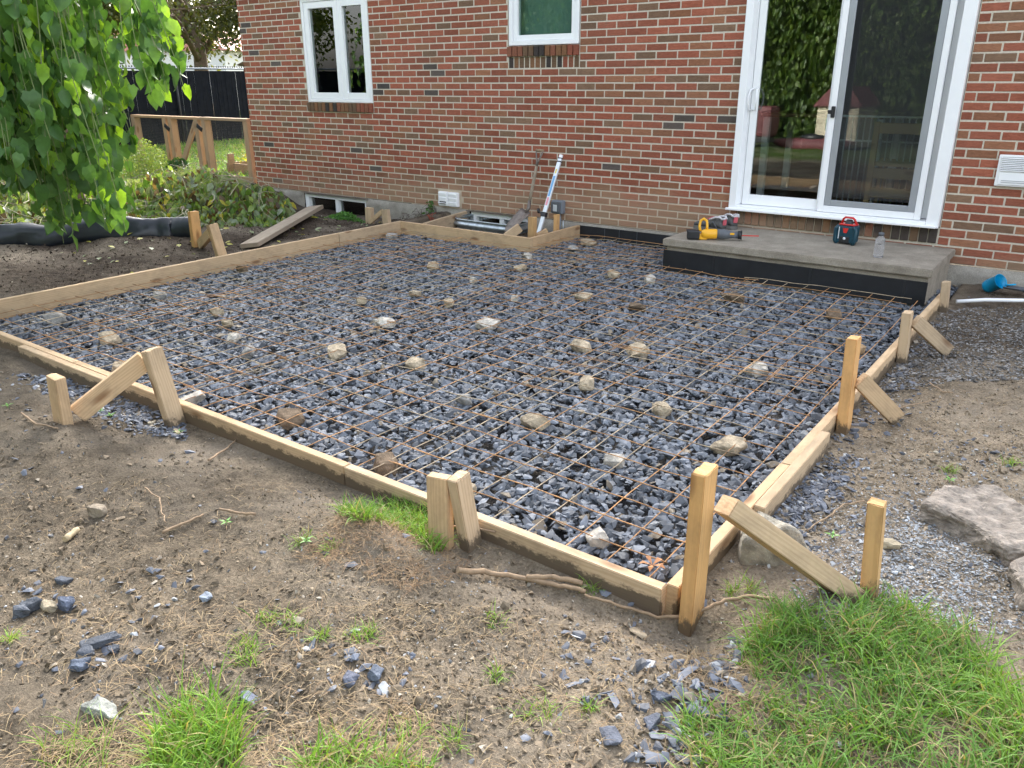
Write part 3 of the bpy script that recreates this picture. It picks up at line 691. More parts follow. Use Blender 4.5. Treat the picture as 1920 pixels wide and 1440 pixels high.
# axis points found from where each stake stands in the yard
stake((8.440, -4.995, -.09), (8.440, -4.99, .385), .04, .086, 'tall orange-tinted stake at the bottom right corner of the form')
BR4 = beam('wooden_brace', (8.482, -4.925, .258), (8.800, -4.690, -.045), .090, .055, 'long thick brace slanting down from the tall corner stake to the knotted stake', 'brace', BG, mud=.75, up=(-.3, .15, 1))
_L = max(v.co.x for v in BR4.data.vertices)
rg = MB(); rg.tube([(-_L+.04+.006*math.cos(a), .006*math.sin(a), .028) for a in np.linspace(0, 2*PI, 13)], .0015, 5, 0, False); rg.build('red_mark', M['redp'], BR4)
for dx, dy in ((.062, -.004), (.058, .018)): MB().lathe([(0, .0287), (.0035, .0285), (.0042, .0273)], (-_L+dx, dy, 0), 10).build('screw_head', M['steel'], BR4)
KS = stake((8.838, -4.668, -.06), (8.815, -4.668, .262), .044, .042, 'knotted stake standing in the grass at the foot of the long brace')
_L = max(v.co.x for v in KS.data.vertices); _w = min(v.co.y for v in KS.data.vertices)
stake((8.428, -3.42, -.06), (8.412, -3.41, .338), .045, .08, 'tallest slender stake midway along the right form board')
beam('wooden_brace', (8.455, -3.38, .15), (8.60, -3.23, -.045), .04, .07, 'dusty brace leaning from the slender right stake to the soil', 'brace', BG, mud=.7)
stake((8.425, -2.29, -.06), (8.412, -2.28, .19), .045, .08, 'mud-darkened stake on the right form board, second from the step')
beam('wooden_brace', (8.45, -2.25, .14), (8.61, -2.07, -.05), .04, .07, 'pale brace leaning outward from the second stake from the step', 'brace', BG, mud=.7)
stake((8.420, -1.08, -.06), (8.405, -1.07, .115), .045, .08, 'short stake at the end of the right form board beside the concrete step')
stake((7.705, -5.085, -.10), (7.682, -5.118, .188), .042, .07, 'leaning stake against the front form board, right one of the pair by the grass clump', mud=.9)
beam('wooden_brace', (7.622, -5.14, .178), (7.628, -5.15, -.12), .040, .075, 'wide upright brace beside the leaning front stake, bottom hidden in grass', 'brace', BG, mud=.4, up=(1, .25, 0))
stake((5.995, -5.083, -.09), (5.945, -5.108, .27), .045, .08, 'tilted stake on the outside of the front form board at its left part')
beam('wooden_brace', (5.90, -5.12, .215), (5.735, -5.375, .005), .042, .085, 'brace sloping from the tilted front stake down to the short stubby stake', 'brace', BG, mud=.5)
stake((5.738, -5.44, -.01), (5.748, -5.435, .20), .085, .045, 'short stubby stake in the bare soil left of the form, with splintered top', mud=.5)
stake((3.27, -2.93, -.05), (3.215, -2.95, .245), .045, .085, 'stake with nail marks against the outside of the long left form board', mud=.1)
stake((2.80, -2.85, 0.01), (2.80, -2.845, .30), .045, .085, 'upright plain stake farther out from the long left form board', mud=.1)
beam('wooden_brace', (3.18, -2.95, .17), (2.86, -2.86, .02), .04, .08, 'short shaded brace between the two stakes outside the left form board', 'brace', BG)
stake((2.98, -.95, -.03), (2.98, -.945, .115), .09, .045, 'small thick stake near the basement window, left of the splintered one', mud=.1)
stake((3.27, -.99, -.03), (3.245, -.98, .12), .085, .045, 'small splintered stake outside the far left corner of the form', mud=.1)
beam('wooden_brace', (3.2, -.97, .10), (3.03, -.99, -.02), .03, .045, 'thin short brace between the two small stakes by the basement window', 'brace', BG)
sp = MB()
for i, (dx, dz) in enumerate(((-.06, .09), (-.03, .13), (.0, .15), (.03, .12), (.05, .08))): sp.add([(3.24+dx*.3, -.98, .11), (3.25+dx*.3, -.976, .11), (3.245+dx, -.98+.01*i, .11+dz)], [(0, 1, 2)])
o = sp.build('splinters', M['straw']); 
bpy.data.objects.remove(o)
stake((4.825, -.64, -.1), (4.825, -.635, .145), .075, .045, 'sunlit stake in the notch, left one behind the form corner', mud=.1)
beam('wooden_brace', (4.73, -.70, .05), (4.64, -.80, -.04), .045, .08, 'short brace block beside the notch stake at the shovel blade', 'brace', BG)
stake((4.912, -.36, -.1), (4.912, -.355, .14), .04, .05, 'sunlit stake in the notch near the electrical box', mud=.1)
beam('wooden_brace', (4.88, -.47, .0), (4.80, -.60, -.06), .035, .045, 'low brace strip between the two notch stakes', 'brace', BG)
# loose plank on the soil
beam('old_plank', (3.22, -2.62, .015), (2.35, -1.12, .085), .17, .038, 'weathered grey plank lying on the soil toward the basement window', 'plank', mat=M['woodd'], roll=-.12)

# ================================================================= WIRE MESH SHEETS
def wires(xa, xb, ya, yb, z, dx, dy, name, label, skew=0.0, phx=0, phy=0):
    V = []; F = []; C = []
    def rod(pts, r):
        n = 5; b = len(V); pts = np.array(pts); t = np.gradient(pts, axis=0); t /= np.linalg.norm(t, axis=1)[:, None]
        s_ = np.cross(t, [0, 0, 1.0]); s_ /= np.linalg.norm(s_, axis=1)[:, None]; u_ = np.cross(s_, t)
        for i, p in enumerate(pts):
            for k in range(n): a = 2*PI*k/n; V.append(p+r*(math.cos(a)*s_[i]+math.sin(a)*u_[i]))
        for i in range(len(pts)-1):
            for k in range(n): F.append((b+i*n+k, b+i*n+(k+1) % n, b+(i+1)*n+(k+1) % n, b+(i+1)*n+k))
        cc = np.array([.46, .25, .11])*random.uniform(.75, 1.2) if random.random() < .72 else np.array([.42, .33, .22])*random.uniform(.85, 1.1)
        C.extend([cc]*(n*len(pts)))
    def zz(x, y): return z+.016*float(fbm(np.array(x), np.array(y), 1.6, 3, 5))+.006*float(fbm(np.array(x), np.array(y), 7, 2, 6))
    nxw = int((xb-xa)/dx+.5); 
    for i in range(nxw+1):
        x = xa+i*(xb-xa)/nxw
        if inform(np.array(x), np.array(-1.2)) or True:
            ys = np.arange(ya-.05, yb+.055, .09); r_ = .0022
            rod([(x+skew*(y-ya)+.003*math.sin(y*3+i), y, zz(x, y)) for y in ys], r_)
    nyw = int((yb-ya)/dy+.5)
    for j in range(nyw+1):
        y = ya+j*(yb-ya)/nyw; xs = np.arange(xa-.04, xb+.045, .09)
        rod([(x+skew*(y-ya), y+.003*math.sin(x*4+j), zz(x, y)+.0042) for x in xs], .0022)
    o = np_mesh(name, np.array(V), np.array(F), np.array(C), None, M['wire'], True)
    tag(o, label, 'wire mesh', 'welded wire mesh sheets on the gravel'); return o
M['wire'] = attr_mat('rusty_wire_rod', .7, .4, 0, 0, .45, 9)
MG = -.072; S6 = .1425
wires(3.44, 4.29, -4.94, -.96, MG, S6, S6, 'wire_mesh_sheet', 'rusty wire mesh sheet along the left form board', .0)
wires(4.22, 5.72, -4.94, -.98, MG+.006, S6, S6, 'wire_mesh_sheet', 'rusty wire mesh sheet second from the left, ends poking at the notch board', .0)
wires(5.66, 7.12, -4.94, -.17, MG, S6, S6, 'wire_mesh_sheet', 'rusty wire mesh sheet in the middle reaching the wall strip', .0) if False else None
wires(5.66, 7.12, -4.94, -.99, MG, S6, S6, 'wire_mesh_sheet', 'rusty wire mesh sheet in the middle of the gravel', .0)
wires(7.075, 8.25, -3.02, -.985, MG+.012, S6, S6, 'wire_mesh_sheet', 'rusty wire mesh sheet in front of the concrete step', .0)
wires(7.05, 8.26, -4.95, -2.80, MG+.002, S6, S6, 'wire_mesh_sheet', 'rusty wire mesh sheet at the near right corner of the gravel', .0)
wires(5.02, 6.22, -.93, -.14, MG+.004, S6, S6, 'wire_mesh_sheet', 'small rusty wire mesh piece between the notch and the step', .0)

# ================================================================= GRAVEL
HB = [hull_base(11, 100+i, f) for i, f in enumerate((.62, .5, .7, .8, .45, .6, .7, .55))]
# equal vertex counts are not needed: faces are triangles, merge per base
n = 50000
px = rng.uniform(FX0, FX1, n); py = rng.uniform(FY0, -.06, n); k_ = inform(px, py); px, py = px[k_], py[k_]; n = len(px)
s_ = rng.lognormal(math.log(.035), .34, n).clip(.013, .066)
S = np.stack([s_*rng.uniform(.9, 1.5, n), s_*rng.uniform(.7, 1.1, n), s_*rng.uniform(.6, 1.05, n)], 1)
layer = rng.uniform(0, 1, n)
pz = GRAVEL-.022+.016*layer+.010*fbm(px, py, 2.2, 3, 2)
tone = rng.uniform(0, 1, n)[:, None]
C = np.array([.118, .132, .155])*(.6+1.15*tone**1.2)
warm = rng.uniform(0, 1, n) < .035; C[warm] = np.array([.20, .165, .12])*rng.uniform(.6, 1.3, (warm.sum(), 1))
pale = rng.uniform(0, 1, n) < .03; C[pale] = np.array([.22, .235, .25])*rng.uniform(.7, 1.1, (pale.sum(), 1))
V, F, CC = inst(HB, np.stack([px, py, pz], 1), rand_rot(n, .9), S, C)
o = np_mesh('gravel', V, F, CC, None, M['slate']); tag(o, 'bed of blue grey crushed stone filling the wooden form', 'gravel', kind='stuff')
del V, F, CC
# pale rocks under the mesh
def rock_mesh(name, seed, size, col, npl=22, sub=3, rough=.05):
    r = random.Random(seed); bm = bmesh.new()
    for _ in range(npl):
        p = Vector((r.gauss(0, 1), r.gauss(0, 1), r.gauss(0, 1))).normalized(); p = Vector((math.copysign(abs(p.x)**.6, p.x), math.copysign(abs(p.y)**.6, p.y), math.copysign(abs(p.z)**.6, p.z)))*.5*r.uniform(.85, 1.05)
        bm.verts.new(p)
    bmesh.ops.convex_hull(bm, input=bm.verts)
    for v in [v for v in bm.verts if not v.link_faces]: bm.verts.remove(v)
    bmesh.ops.bevel(bm, geom=list(bm.edges), offset=.022, segments=1, affect='EDGES')
    bmesh.ops.triangulate(bm, faces=bm.faces)
    for _ in range(sub-1): bmesh.ops.subdivide_edges(bm, edges=bm.edges, cuts=1, use_grid_fill=True)
    bmesh.ops.triangulate(bm, faces=bm.faces)
    bm.normal_update()
    P = np.array([v.co[:] for v in bm.verts]); d = fbm(P[:, 0]+seed, P[:, 1]+P[:, 2]*.8, 4, 5, seed % 5)*rough
    for v, q in zip(bm.verts, d): v.co += v.normal*float(q)
    for v in bm.verts: v.co = Vector((v.co.x*size[0], v.co.y*size[1], v.co.z*size[2]))
    bm.verts.index_update(); V = np.array([v.co[:] for v in bm.verts]); F = np.array([[v.index for v in f.verts] for f in bm.faces]); bm.free()
    cc = np.tile(np.array(col), (len(V), 1))*(1+.35*fbm(V[:, 0]*1+seed, V[:, 1]+V[:, 2], 30, 4, 3))[:, None]
    return np_mesh(name, V, F, cc, None, M['rock'])
TAN = (.40, .33, .235); PALE = (.47, .44, .385); BRN = (.17, .125, .085); GRY = (.30, .29, .27)
RG = 'pale rocks propping the wire mesh'
ROCKS = [  # u, v of the base centre, width in pixels, colour, label
 (632, 664, 52, TAN, 'tan blocky rock in the left middle of the mesh, darker underside'), (778, 686, 42, TAN, 'tan rock with pointed top right of the blocky left rock'),
 (915, 611, 50, PALE, 'broad pale rock near the middle of the gravel, pinkish top'), (720, 609, 46, PALE, 'flat pale triangular rock left of the broad pale middle rock'),
 (678, 567, 26, TAN, 'small tan cube of rock left of centre toward the notch'), (778, 554, 26, TAN, 'small flat tan rock farther back left of centre'),
 (842, 571, 28, TAN, 'small tan-pink rock behind the broad pale middle rock'), (1091, 653, 44, TAN, 'square tan rock with layered side right of centre'),
 (1195, 662, 52, TAN, 'tan slab with dark shadowed underside right of the square rock'), (1192, 581, 38, BRN, 'rounded brown rock in the right middle toward the step'),
 (1094, 560, 42, TAN, 'flat tan rock back of centre left of the rounded brown rock'), (1219, 527, 28, PALE, 'small white-grey rock near the left end of the step'),
 (1150, 516, 32, TAN, 'small tan rock left of the white-grey rock near the step'), (1100, 722, 44, TAN, 'tan rock right of centre beside the doubled wires'),
 (870, 752, 36, GRY, 'grey-tan angular rock in the centre front half'), (1240, 773, 46, TAN, 'cream round-cornered rock near the right front'),
 (1003, 795, 58, TAN, 'wide cream rock with flat top in the front half'), (726, 874, 66, BRN, 'large dark brown rock against the front form board'),
 (1153, 868, 42, PALE, 'pale pentagon rock in the front right area'), (1366, 840, 66, TAN, 'long tan rock near the right form board splice'),
 (1118, 1012, 56, PALE, 'pale peaked rock nearest the bottom corner of the form'), (868, 925, 54, TAN, 'tan layered rock right behind the leaning front stakes'),
 (545, 788, 62, BRN, 'large dark brown rock in the front left part of the mesh'), (362, 752, 54, PALE, 'pale wedge rock near the tilted front stake'),
 (232, 692, 52, TAN, 'flat grey-tan rock behind the sloping left brace'), (207, 638, 42, TAN, 'tan mossy rock toward the far left corner of the form'),
 (437, 637, 30, PALE, 'small white-topped rock in the left part of the gravel'), (407, 589, 26, TAN, 'small tan rock in the far left part of the gravel'),
 (428, 609, 26, TAN, 'small olive rock just in front of the far left tan rock'), (103, 600, 40, GRY, 'flat greyish rock near the left form board'),
 (300, 558, 30, GRY, 'pale grey rock by the left form board, farther back'), (467, 664, 34, GRY, 'grey rock in the left part in front of the white-topped rock'),
 (1375, 560, 44, BRN, 'flat brown rock just in front of the concrete step'), (1563, 592, 38, BRN, 'brown wedge rock in front of the right end of the step'),
 (1418, 696, 56, PALE, 'long pale striped rock toward the slender right stake'), (812, 502, 28, TAN, 'small tan rock near the notch board'),
 (888, 529, 22, PALE, 'small white square rock back of centre'), (975, 505, 32, TAN, 'small tan-grey rock in front of the notch corner'),
 (965, 563, 22, PALE, 'small pale chip rock behind centre'), (986, 484, 26, PALE, 'small pale rock touching the notch corner'),
 (1075, 470, 30, GRY, 'grey rock between the notch corner and the foam strip'), (1104, 458, 32, TAN, 'tan flat rock against the foam strip by the wall'),
 (1605, 655, 34, (.5, .36, .22), 'orange-tan broken chips beside the slender right stake'), (735, 445, 26, GRY, 'small grey rock at the far left corner of the form'),
 (455, 507, 26, BRN, 'small brown rock near the left form board far part')]
for i, (u, v, w, col, lab) in enumerate(ROCKS):
    p = G(u, v, GRAVEL+.006); dist = float(np.linalg.norm(p-CAM)); wd_ = w*dist/FPX*1.0; hgt = .050 if wd_ > .07 else .042
    o = rock_mesh('limestone_rock', 40+i, (wd_*1.02, wd_*.78, max(.04, min(.07, wd_*.62))), col)
    o.location = (p[0], p[1], GRAVEL+.018); o.rotation_euler = (random.uniform(-.15, .15), random.uniform(-.15, .15), random.uniform(-.6, .6)-.5)
    tag(o, lab, 'rock', RG)
# ================================================================= TOOLS AND SMALL THINGS
SZ = .1425
# reciprocating saw lying on the step: battery left, blade right
t = thing('reciprocating_saw', 'yellow and black cordless reciprocating saw lying on the concrete step', 'power saw', (6.495, -.805, SZ+.045), math.radians(27)); t.scale = (.95, 1, 1)
b = MB(); b.box((.02, 0, -.005), (.105, .075, .07), 0, None, .012); b.box((.0, 0, .027), (.08, .06, .012), 0, None, .004); b.build('battery', M['blackp'], t)
b = MB(); b.tube([(.085, 0, .0), (.12, 0, .0), (.20, 0, .002), (.215, 0, .002)], [.030, .040, .040, .036], 16); b.box((.10, 0, -.02), (.07, .05, .045), 0, None, .008); b.build('motor_housing', M['yellow'], t)
b = MB(); b.tube([(.075, .0, .02), (.068, .02, .06), (.075, .03, .10), (.10, .03, .115), (.125, .02, .10), (.13, .005, .06), (.128, 0, .03)], [.012, .011, .011, .012, .011, .011, .012], 10); b.build('handle', M['yellow'], t)
b = MB(); b.tube([(.214, 0, .002), (.24, 0, .002), (.30, 0, 0), (.34, 0, -.002), (.385, 0, -.002)], [.037, .042, .036, .026, .028], 16); b.build('nose', M['greyp'], t)
b = MB(); b.box((.335, -.028, .01), (.035, .004, .016), 0, None, .001); b.build('sticker', M['yellow'], t)
b = MB(); b.tube([(.386, 0, -.002), (.41, 0, -.002)], [.033, .033], 14); b.box((.412, 0, -.002), (.008, .05, .075), 0, None, .003); b.build('shoe_plate', M['blackp'], t)
b = MB(); b.box((.485, 0, -.006), (.14, .0015, .008)); b.build('blade', M['redp'], t)
# pair of shoes
def shoe(loc, rz, label, roll=0.0):
    t = thing('running_shoe', label, 'shoe', loc, rz, 'pair of shoes on the step'); t.rotation_euler = (roll, 0, rz); t.scale = (1.12, 1.12, 1.15)
    prof = [(0, .030, .030), (.03, .036, .078), (.07, .036, .082), (.10, .035, .066), (.14, .040, .060), (.18, .047, .048), (.22, .047, .038), (.255, .034, .028), (.27, .015, .018)]
    n = 14; V = []; F = []
    for (x, w, h) in prof:
        for k in range(n):
            a = 2*PI*k/n; cz = math.sin(a); V.append((x, w*math.cos(a)*(1 if cz < 0 else .82+.18*(1-cz)), .022+(h*(.5+.5*cz) if cz > -.5 else 0)))
    for i in range(len(prof)-1):
        for k in range(n): F.append((i*n+k, i*n+(k+1) % n, (i+1)*n+(k+1) % n, (i+1)*n+k))
    F.append(tuple(range(n))); F.append(tuple((len(prof)-1)*n+k for k in range(n)))
    m_ = MB(); m_.add(V, F, 0, True); m_.build('upper', M['shoe'], t)
    pts = [(x, w*1.08) for x, w, h in prof]; poly = [(x, w) for x, w in pts]+[(.282, 0)]+[(x, -w) for x, w in reversed(pts)]+[(-.01, 0)]
    V = [(x, y, z) for z in (0, .026) for x, y in poly]; n2 = len(poly); F = [tuple(range(n2)), tuple(reversed(range(n2, 2*n2)))]+[(k, (k+1) % n2, n2+(k+1) % n2, n2+k) for k in range(n2)]
    MB().add(V, F).build('sole', M['sole'], t)
    c = MB(); c.tube([(.0, .026, .095), (.02, .036, .108), (.06, .038, .105), (.10, .034, .088), (.115, 0, .085), (.10, -.034, .088), (.06, -.038, .105), (.02, -.036, .108), (.0, -.026, .095), (-.006, 0, .1), (.0, .026, .095)], .007, 8); c.build('collar', M['whitef'], t)
    c = MB(); c.box((-.002, 0, .075), (.012, .035, .05), 0, None, .005); c.build('heel_tab', M['pink'], t)
    c = MB(); c.box((.125, 0, .088), (.05, .030, .010), 0, Matrix.Rotation(.45, 3, 'Y'), .003); c.build('tongue', M['pink'], t)
    for i in range(4): MB().tube([(.105+i*.018, -.026, .087-i*.008), (.110+i*.018, 0, .096-i*.009), (.105+i*.018, .026, .087-i*.008)], .0028, 6).build('lace', M['whitef'], t)
    MB().box((.0, 0, .1), (.002, .002, .002))
    c = MB(); 
    for sy in (-1, 1): c.tube([(.04, sy*.037, .03), (.075, sy*.0385, .07), (.12, sy*.041, .035)], .0045, 6)
    c.build('side_stripe', M['greyp'], t)
shoe((6.59, -.36, SZ), math.radians(166), 'grey running shoe with pink trim, toe pointing left, nearer of the pair behind the saw')
shoe((6.615, -.20, SZ), math.radians(150), 'grey and pink running shoe, farther of the pair, against the brick wall', .1)
# rotating laser level
t = thing('laser_level', 'teal rotary laser level with red carry handle standing on the step', 'laser level', (7.56, -.27, SZ), math.radians(-8))
b = MB(); b.box((0, 0, .075), (.135, .11, .13), 0, None, .012); b.build('body', M['teal'], t)
for sx in (-1, 1):
    MB().tube([(sx*.060, -.045, .0), (sx*.078, -.05, .03), (sx*.078, -.05, .115), (sx*.058, -.045, .14)], [.016, .014, .014, .014], 10).build('bumper', M['teal'], t)
b = MB(); b.box((0, -.057, .035), (.075, .006, .05), 0, None, .004); b.build('battery_door', M['blackp'], t)
b = MB(); b.add([(-.022, -.0565, .125), (.022, -.0565, .125), (.012, -.0575, .088), (-.012, -.0575, .088)], [(0, 1, 2, 3)]); b.build('red_button', M['redp'], t)
b = MB(); b.lathe([(0, .004), (.009, .003), (.011, 0)], (0, -.060, .045), 12, 0, Matrix.Rotation(PI/2, 3, 'X')); b.build('dial', M['alum'], t)
b = MB(); b.box((-.049, -.056, .085), (.007, .004, .09), 0, None, .001); b.build('level_strip', M['alum'], t)
b = MB(); b.lathe([(.0, .04), (.020, .038), (.028, .025), (.03, 0), (.034, -.004)], (0, 0, .145), 20); b.build('rotor_head', M['blackp'], t)
b = MB(); b.box((0, 0, .147), (.125, .08, .012), 0, None, .004)
b.tube([(-.060, 0, .148), (-.045, -.01, .185), (-.03, -.015, .20), (.03, -.015, .20), (.045, -.01, .185), (.060, 0, .148)], .0085, 10); b.build('carry_handle', M['redp'], t)
# bottle
t = thing('water_bottle', 'clear plastic water bottle with dark cap on the step', 'bottle', (7.885, -.665, SZ))
MB().lathe([(0, .002), (.028, .0), (.033, .006), (.034, .02), (.034, .118), (.031, .132), (.020, .146), (.0165, .150), (.0165, .158)], (0, 0, 0), 28).build('bottle_body', M['bottle'], t)
MB().lathe([(0, .176), (.017, .175), (.019, .172), (.019, .152), (.0, .151)], (0, 0, 0), 24).build('cap', M['greyp'], t)
MB().box((.004, -.0345, .098), (.024, .0008, .003)).build('print', M['blackp'], t)
# shovel leaning on the wall
t = thing('shovel', 'old spade with grey blade and worn wooden handle leaning on the brick wall', 'shovel', (0, 0, 0))
B0 = Vector((4.36, -.40, -.10)); B1 = Vector((4.475, -.22, .12)); B2 = Vector((4.50, -.05, .69))
ax = (B2-B1).normalized(); sd_ = Vector((1, -.25, 0)); sd_ = (sd_-ax*sd_.dot(ax)).normalized(); nb = ax.cross(sd_)
bx_ = (B1-B0).normalized(); sb = (sd_-bx_*sd_.dot(bx_)).normalized(); nn_ = sb.cross(bx_)
V = []; F = []; rows = 9
for i in range(rows):
    tt = i/(rows-1); wdt = .088*(.55+.45*min(1, tt*5))*(1 if tt < .9 else .93)
    for j in range(7):
        s = (j-3)/3; V.append(B0+bx_*(.30*tt)+sb*(wdt*s)+nn_*(.018*(s*s)+.012*math.sin(tt*PI)))
for i in range(rows-1):
    for j in range(6): F.append((i*7+j, i*7+j+1, (i+1)*7+j+1, (i+1)*7+j))
m_ = MB(); m_.add(V, F, 0, True); bl = m_.build('blade', M['steel'], t); so = bl.modifiers.new('solid', 'SOLIDIFY'); so.thickness = .003
E0 = B0+bx_*.28; MB().tube([E0, E0+bx_*.05+nn_*.01, B1+ax*.10], [.015, .019, .018], 10).build('socket', M['steel'], t)
MB().tube([B1+ax*.08, B1+ax*.22, B1+ax*.34, B1+ax*.44], [.0165, .0165, .0165, .0145], 12).build('shaft', M['twigwood'] if 'twigwood' in M else plain('worn_shaft', (.27, .22, .16), .7, 0, .3, 30), t)
h = MB(); top = B2; s2 = Vector((.042, -.01, 0)); c0 = B1+ax*.43
h.tube([c0, top-ax*.10-s2*.3, top-ax*.03-s2, top-s2], [.013, .008, .008, .008], 8); h.tube([c0, top-ax*.10+s2*.3, top-ax*.03+s2, top+s2], [.013, .008, .008, .008], 8); h.build('yoke', M['steel'], t)
MB().tube([top-s2*1.15, top+s2*1.15], .014, 12).build('grip', M['twig'], t)
# long levelling staff leaning on the wall
A0 = Vector((4.71, -.40, -.12)); A1 = Vector((4.752, -.045, .66)); ax = (A1-A0).normalized()
t = thing('levelling_rod', 'long white aluminium rod with blue sticker and black clamp leaning on the brick wall', 'measuring rod', (0, 0, 0))
Xr = Vector((1, 0, 0)); Yr = ax.cross(Xr).normalized(); Xr = Yr.cross(ax).normalized(); R_ = Matrix((Xr, Yr, ax)).transposed(); Lr = (A1-A0).length
def rb(z0, z1, wx, wy, name, mat, ox=0, oy=0):
    c = A0+ax*((z0+z1)/2)+Xr*ox+Yr*oy; MB().box(c, (wx, wy, z1-z0), 0, R_, .002).build(name, mat, t)
rb(0, Lr-.03, .040, .022, 'rod_body', M['alum']); rb(Lr-.03, Lr, .036, .02, 'rod_tip', M['white']); rb(Lr-.075, Lr-.062, .044, .027, 'band', M['blackp']); rb(Lr-.04, Lr-.03, .044, .027, 'band', M['blackp'])
sg = -1 if Yr.y > 0 else 1
rb(Lr-.42, Lr-.215, .024, .001, 'blue_label', M['paleblue'], 0, sg*.012); rb(Lr-.51, Lr-.43, .024, .001, 'pink_label', M['pinkst'], 0, sg*.012); rb(Lr-.19, Lr-.145, .018, .001, 'yellow_label', M['yst'], 0, sg*.012)
cl = A0+ax*(Lr-.60); c = MB(); c.box(cl, (.058, .04, .045), 0, R_, .006); c.tube([cl-Xr*.02-Yr*.0, cl-Xr*.07+ax*.025], .010, 10); c.tube([cl-Xr*.065+ax*.01, cl-Xr*.085+ax*.045], .015, 12); c.build('clamp', M['blackp'], t)
o = MB().lathe([(0, .035), (.03, .03), (.042, .012), (.044, 0)], (4.52, -.70, -.085), 20).build('red_marker', M['redp']); tag(o, 'small red plastic marker cap in the soil by the shovel blade', 'cap')
# blue scoop, grey scoop, white pipe
t = thing('blue_scoop', 'bright blue plastic scoop lying on the soil right of the step', 'scoop', (8.60, -.24, -.04)); 
Rm = Matrix.Rotation(math.radians(-35), 3, 'Z') @ Matrix.Rotation(math.radians(58), 3, 'Y')
MB().lathe([(.0, -.085), (.025, -.082), (.042, -.065), (.048, -.04), (.052, .06), (.054, .06), (.050, .055)], (0, 0, 0), 28, 0, Rm).build('cup', M['blue'], t)
MB().tube([Rm @ Vector((.03, .035, .055)), Rm @ Vector((.04, .06, .08)), Rm @ Vector((.045, .08, .10))], .006, 8).build('handle', M['blue'], t)
t = thing('grey_scoop', 'dark grey plastic hand scoop lying beside the blue scoop', 'scoop', (8.72, -.26, -.065), math.radians(-12))
V = []; F = []
for i in range(7):
    for j in range(7):
        a = (j-3)/3*1.2; xx = -.05+i*.02; V.append((xx, .045*math.sin(a), .03*(1-math.cos(a))+.004))
for i in range(6):
    for j in range(6): F.append((i*7+j, i*7+j+1, (i+1)*7+j+1, (i+1)*7+j))
m_ = MB(); m_.add(V, F, 0, True); b_ = m_.build('scoop_blade', M['greyp'], t); b_.modifiers.new('solid', 'SOLIDIFY').thickness = .003
MB().tube([(.065, 0, .01), (.10, 0, .018), (.17, 0, .018)], [.012, .011, .013], 8).build('handle', M['greyp'], t)
o = MB().tube([(8.44, -.70, -.095), (8.60, -.61, -.078), (8.85, -.47, -.075), (9.4, -.2, -.08)], .013, 12).build('white_pipe', M['white']); tag(o, 'thin white plastic pipe lying on dark soil right of the step', 'pipe')
# black plastic edging
P1 = [(.6, -4.6), (1.35, -3.95), (1.8, -3.45), (2.1, -3.0), (2.25, -2.72), (2.5, -2.62)]
def sheet(name, pts, zt, zb, wob, label, cat, mat, th=.03):
    pts = [Vector((p[0], p[1], 0)) for p in pts]; Q = []
    for i in range(len(pts)-1):
        for s in range(14): Q.append(pts[i].lerp(pts[i+1], s/14))
    n = 9; V = []; F = []
    for i, p in enumerate(Q):
        tt = (Q[min(i+1, len(Q)-1)]-Q[max(0, i-1)]).normalized(); nr = Vector((-tt.y, tt.x, 0)); g = float(gh(p.x, p.y))
        for j in range(n):
            f = j/(n-1); w = wob*float(fbm(np.array(p.x*1.0), np.array(p.y+f*.5), 3.5, 4, 4))
            off = (.10*math.sin(f*PI*.5) if f < .5 else .10*math.sin(f*PI*.5)); z = g+zb+(zt-zb)*math.cos(f*PI*.5)**.7+.3*w
            V.append(p-nr*(off-.02)*-1*(-1)+nr*w+Vector((0, 0, z)))
    for i in range(len(Q)-1):
        for j in range(n-1): F.append((i*n+j, (i+1)*n+j, (i+1)*n+j+1, i*n+j+1))
    m_ = MB(); m_.add(V, F, 0, True); o = m_.build(name, mat); s_ = o.modifiers.new('solid', 'SOLIDIFY'); s_.thickness = th; return tag(o, label, cat)
sheet('landscape_fabric', P1, .17, -.03, .05, 'black plastic edging roll curving round the brush pile', 'plastic edging', M['tarp'], .012)
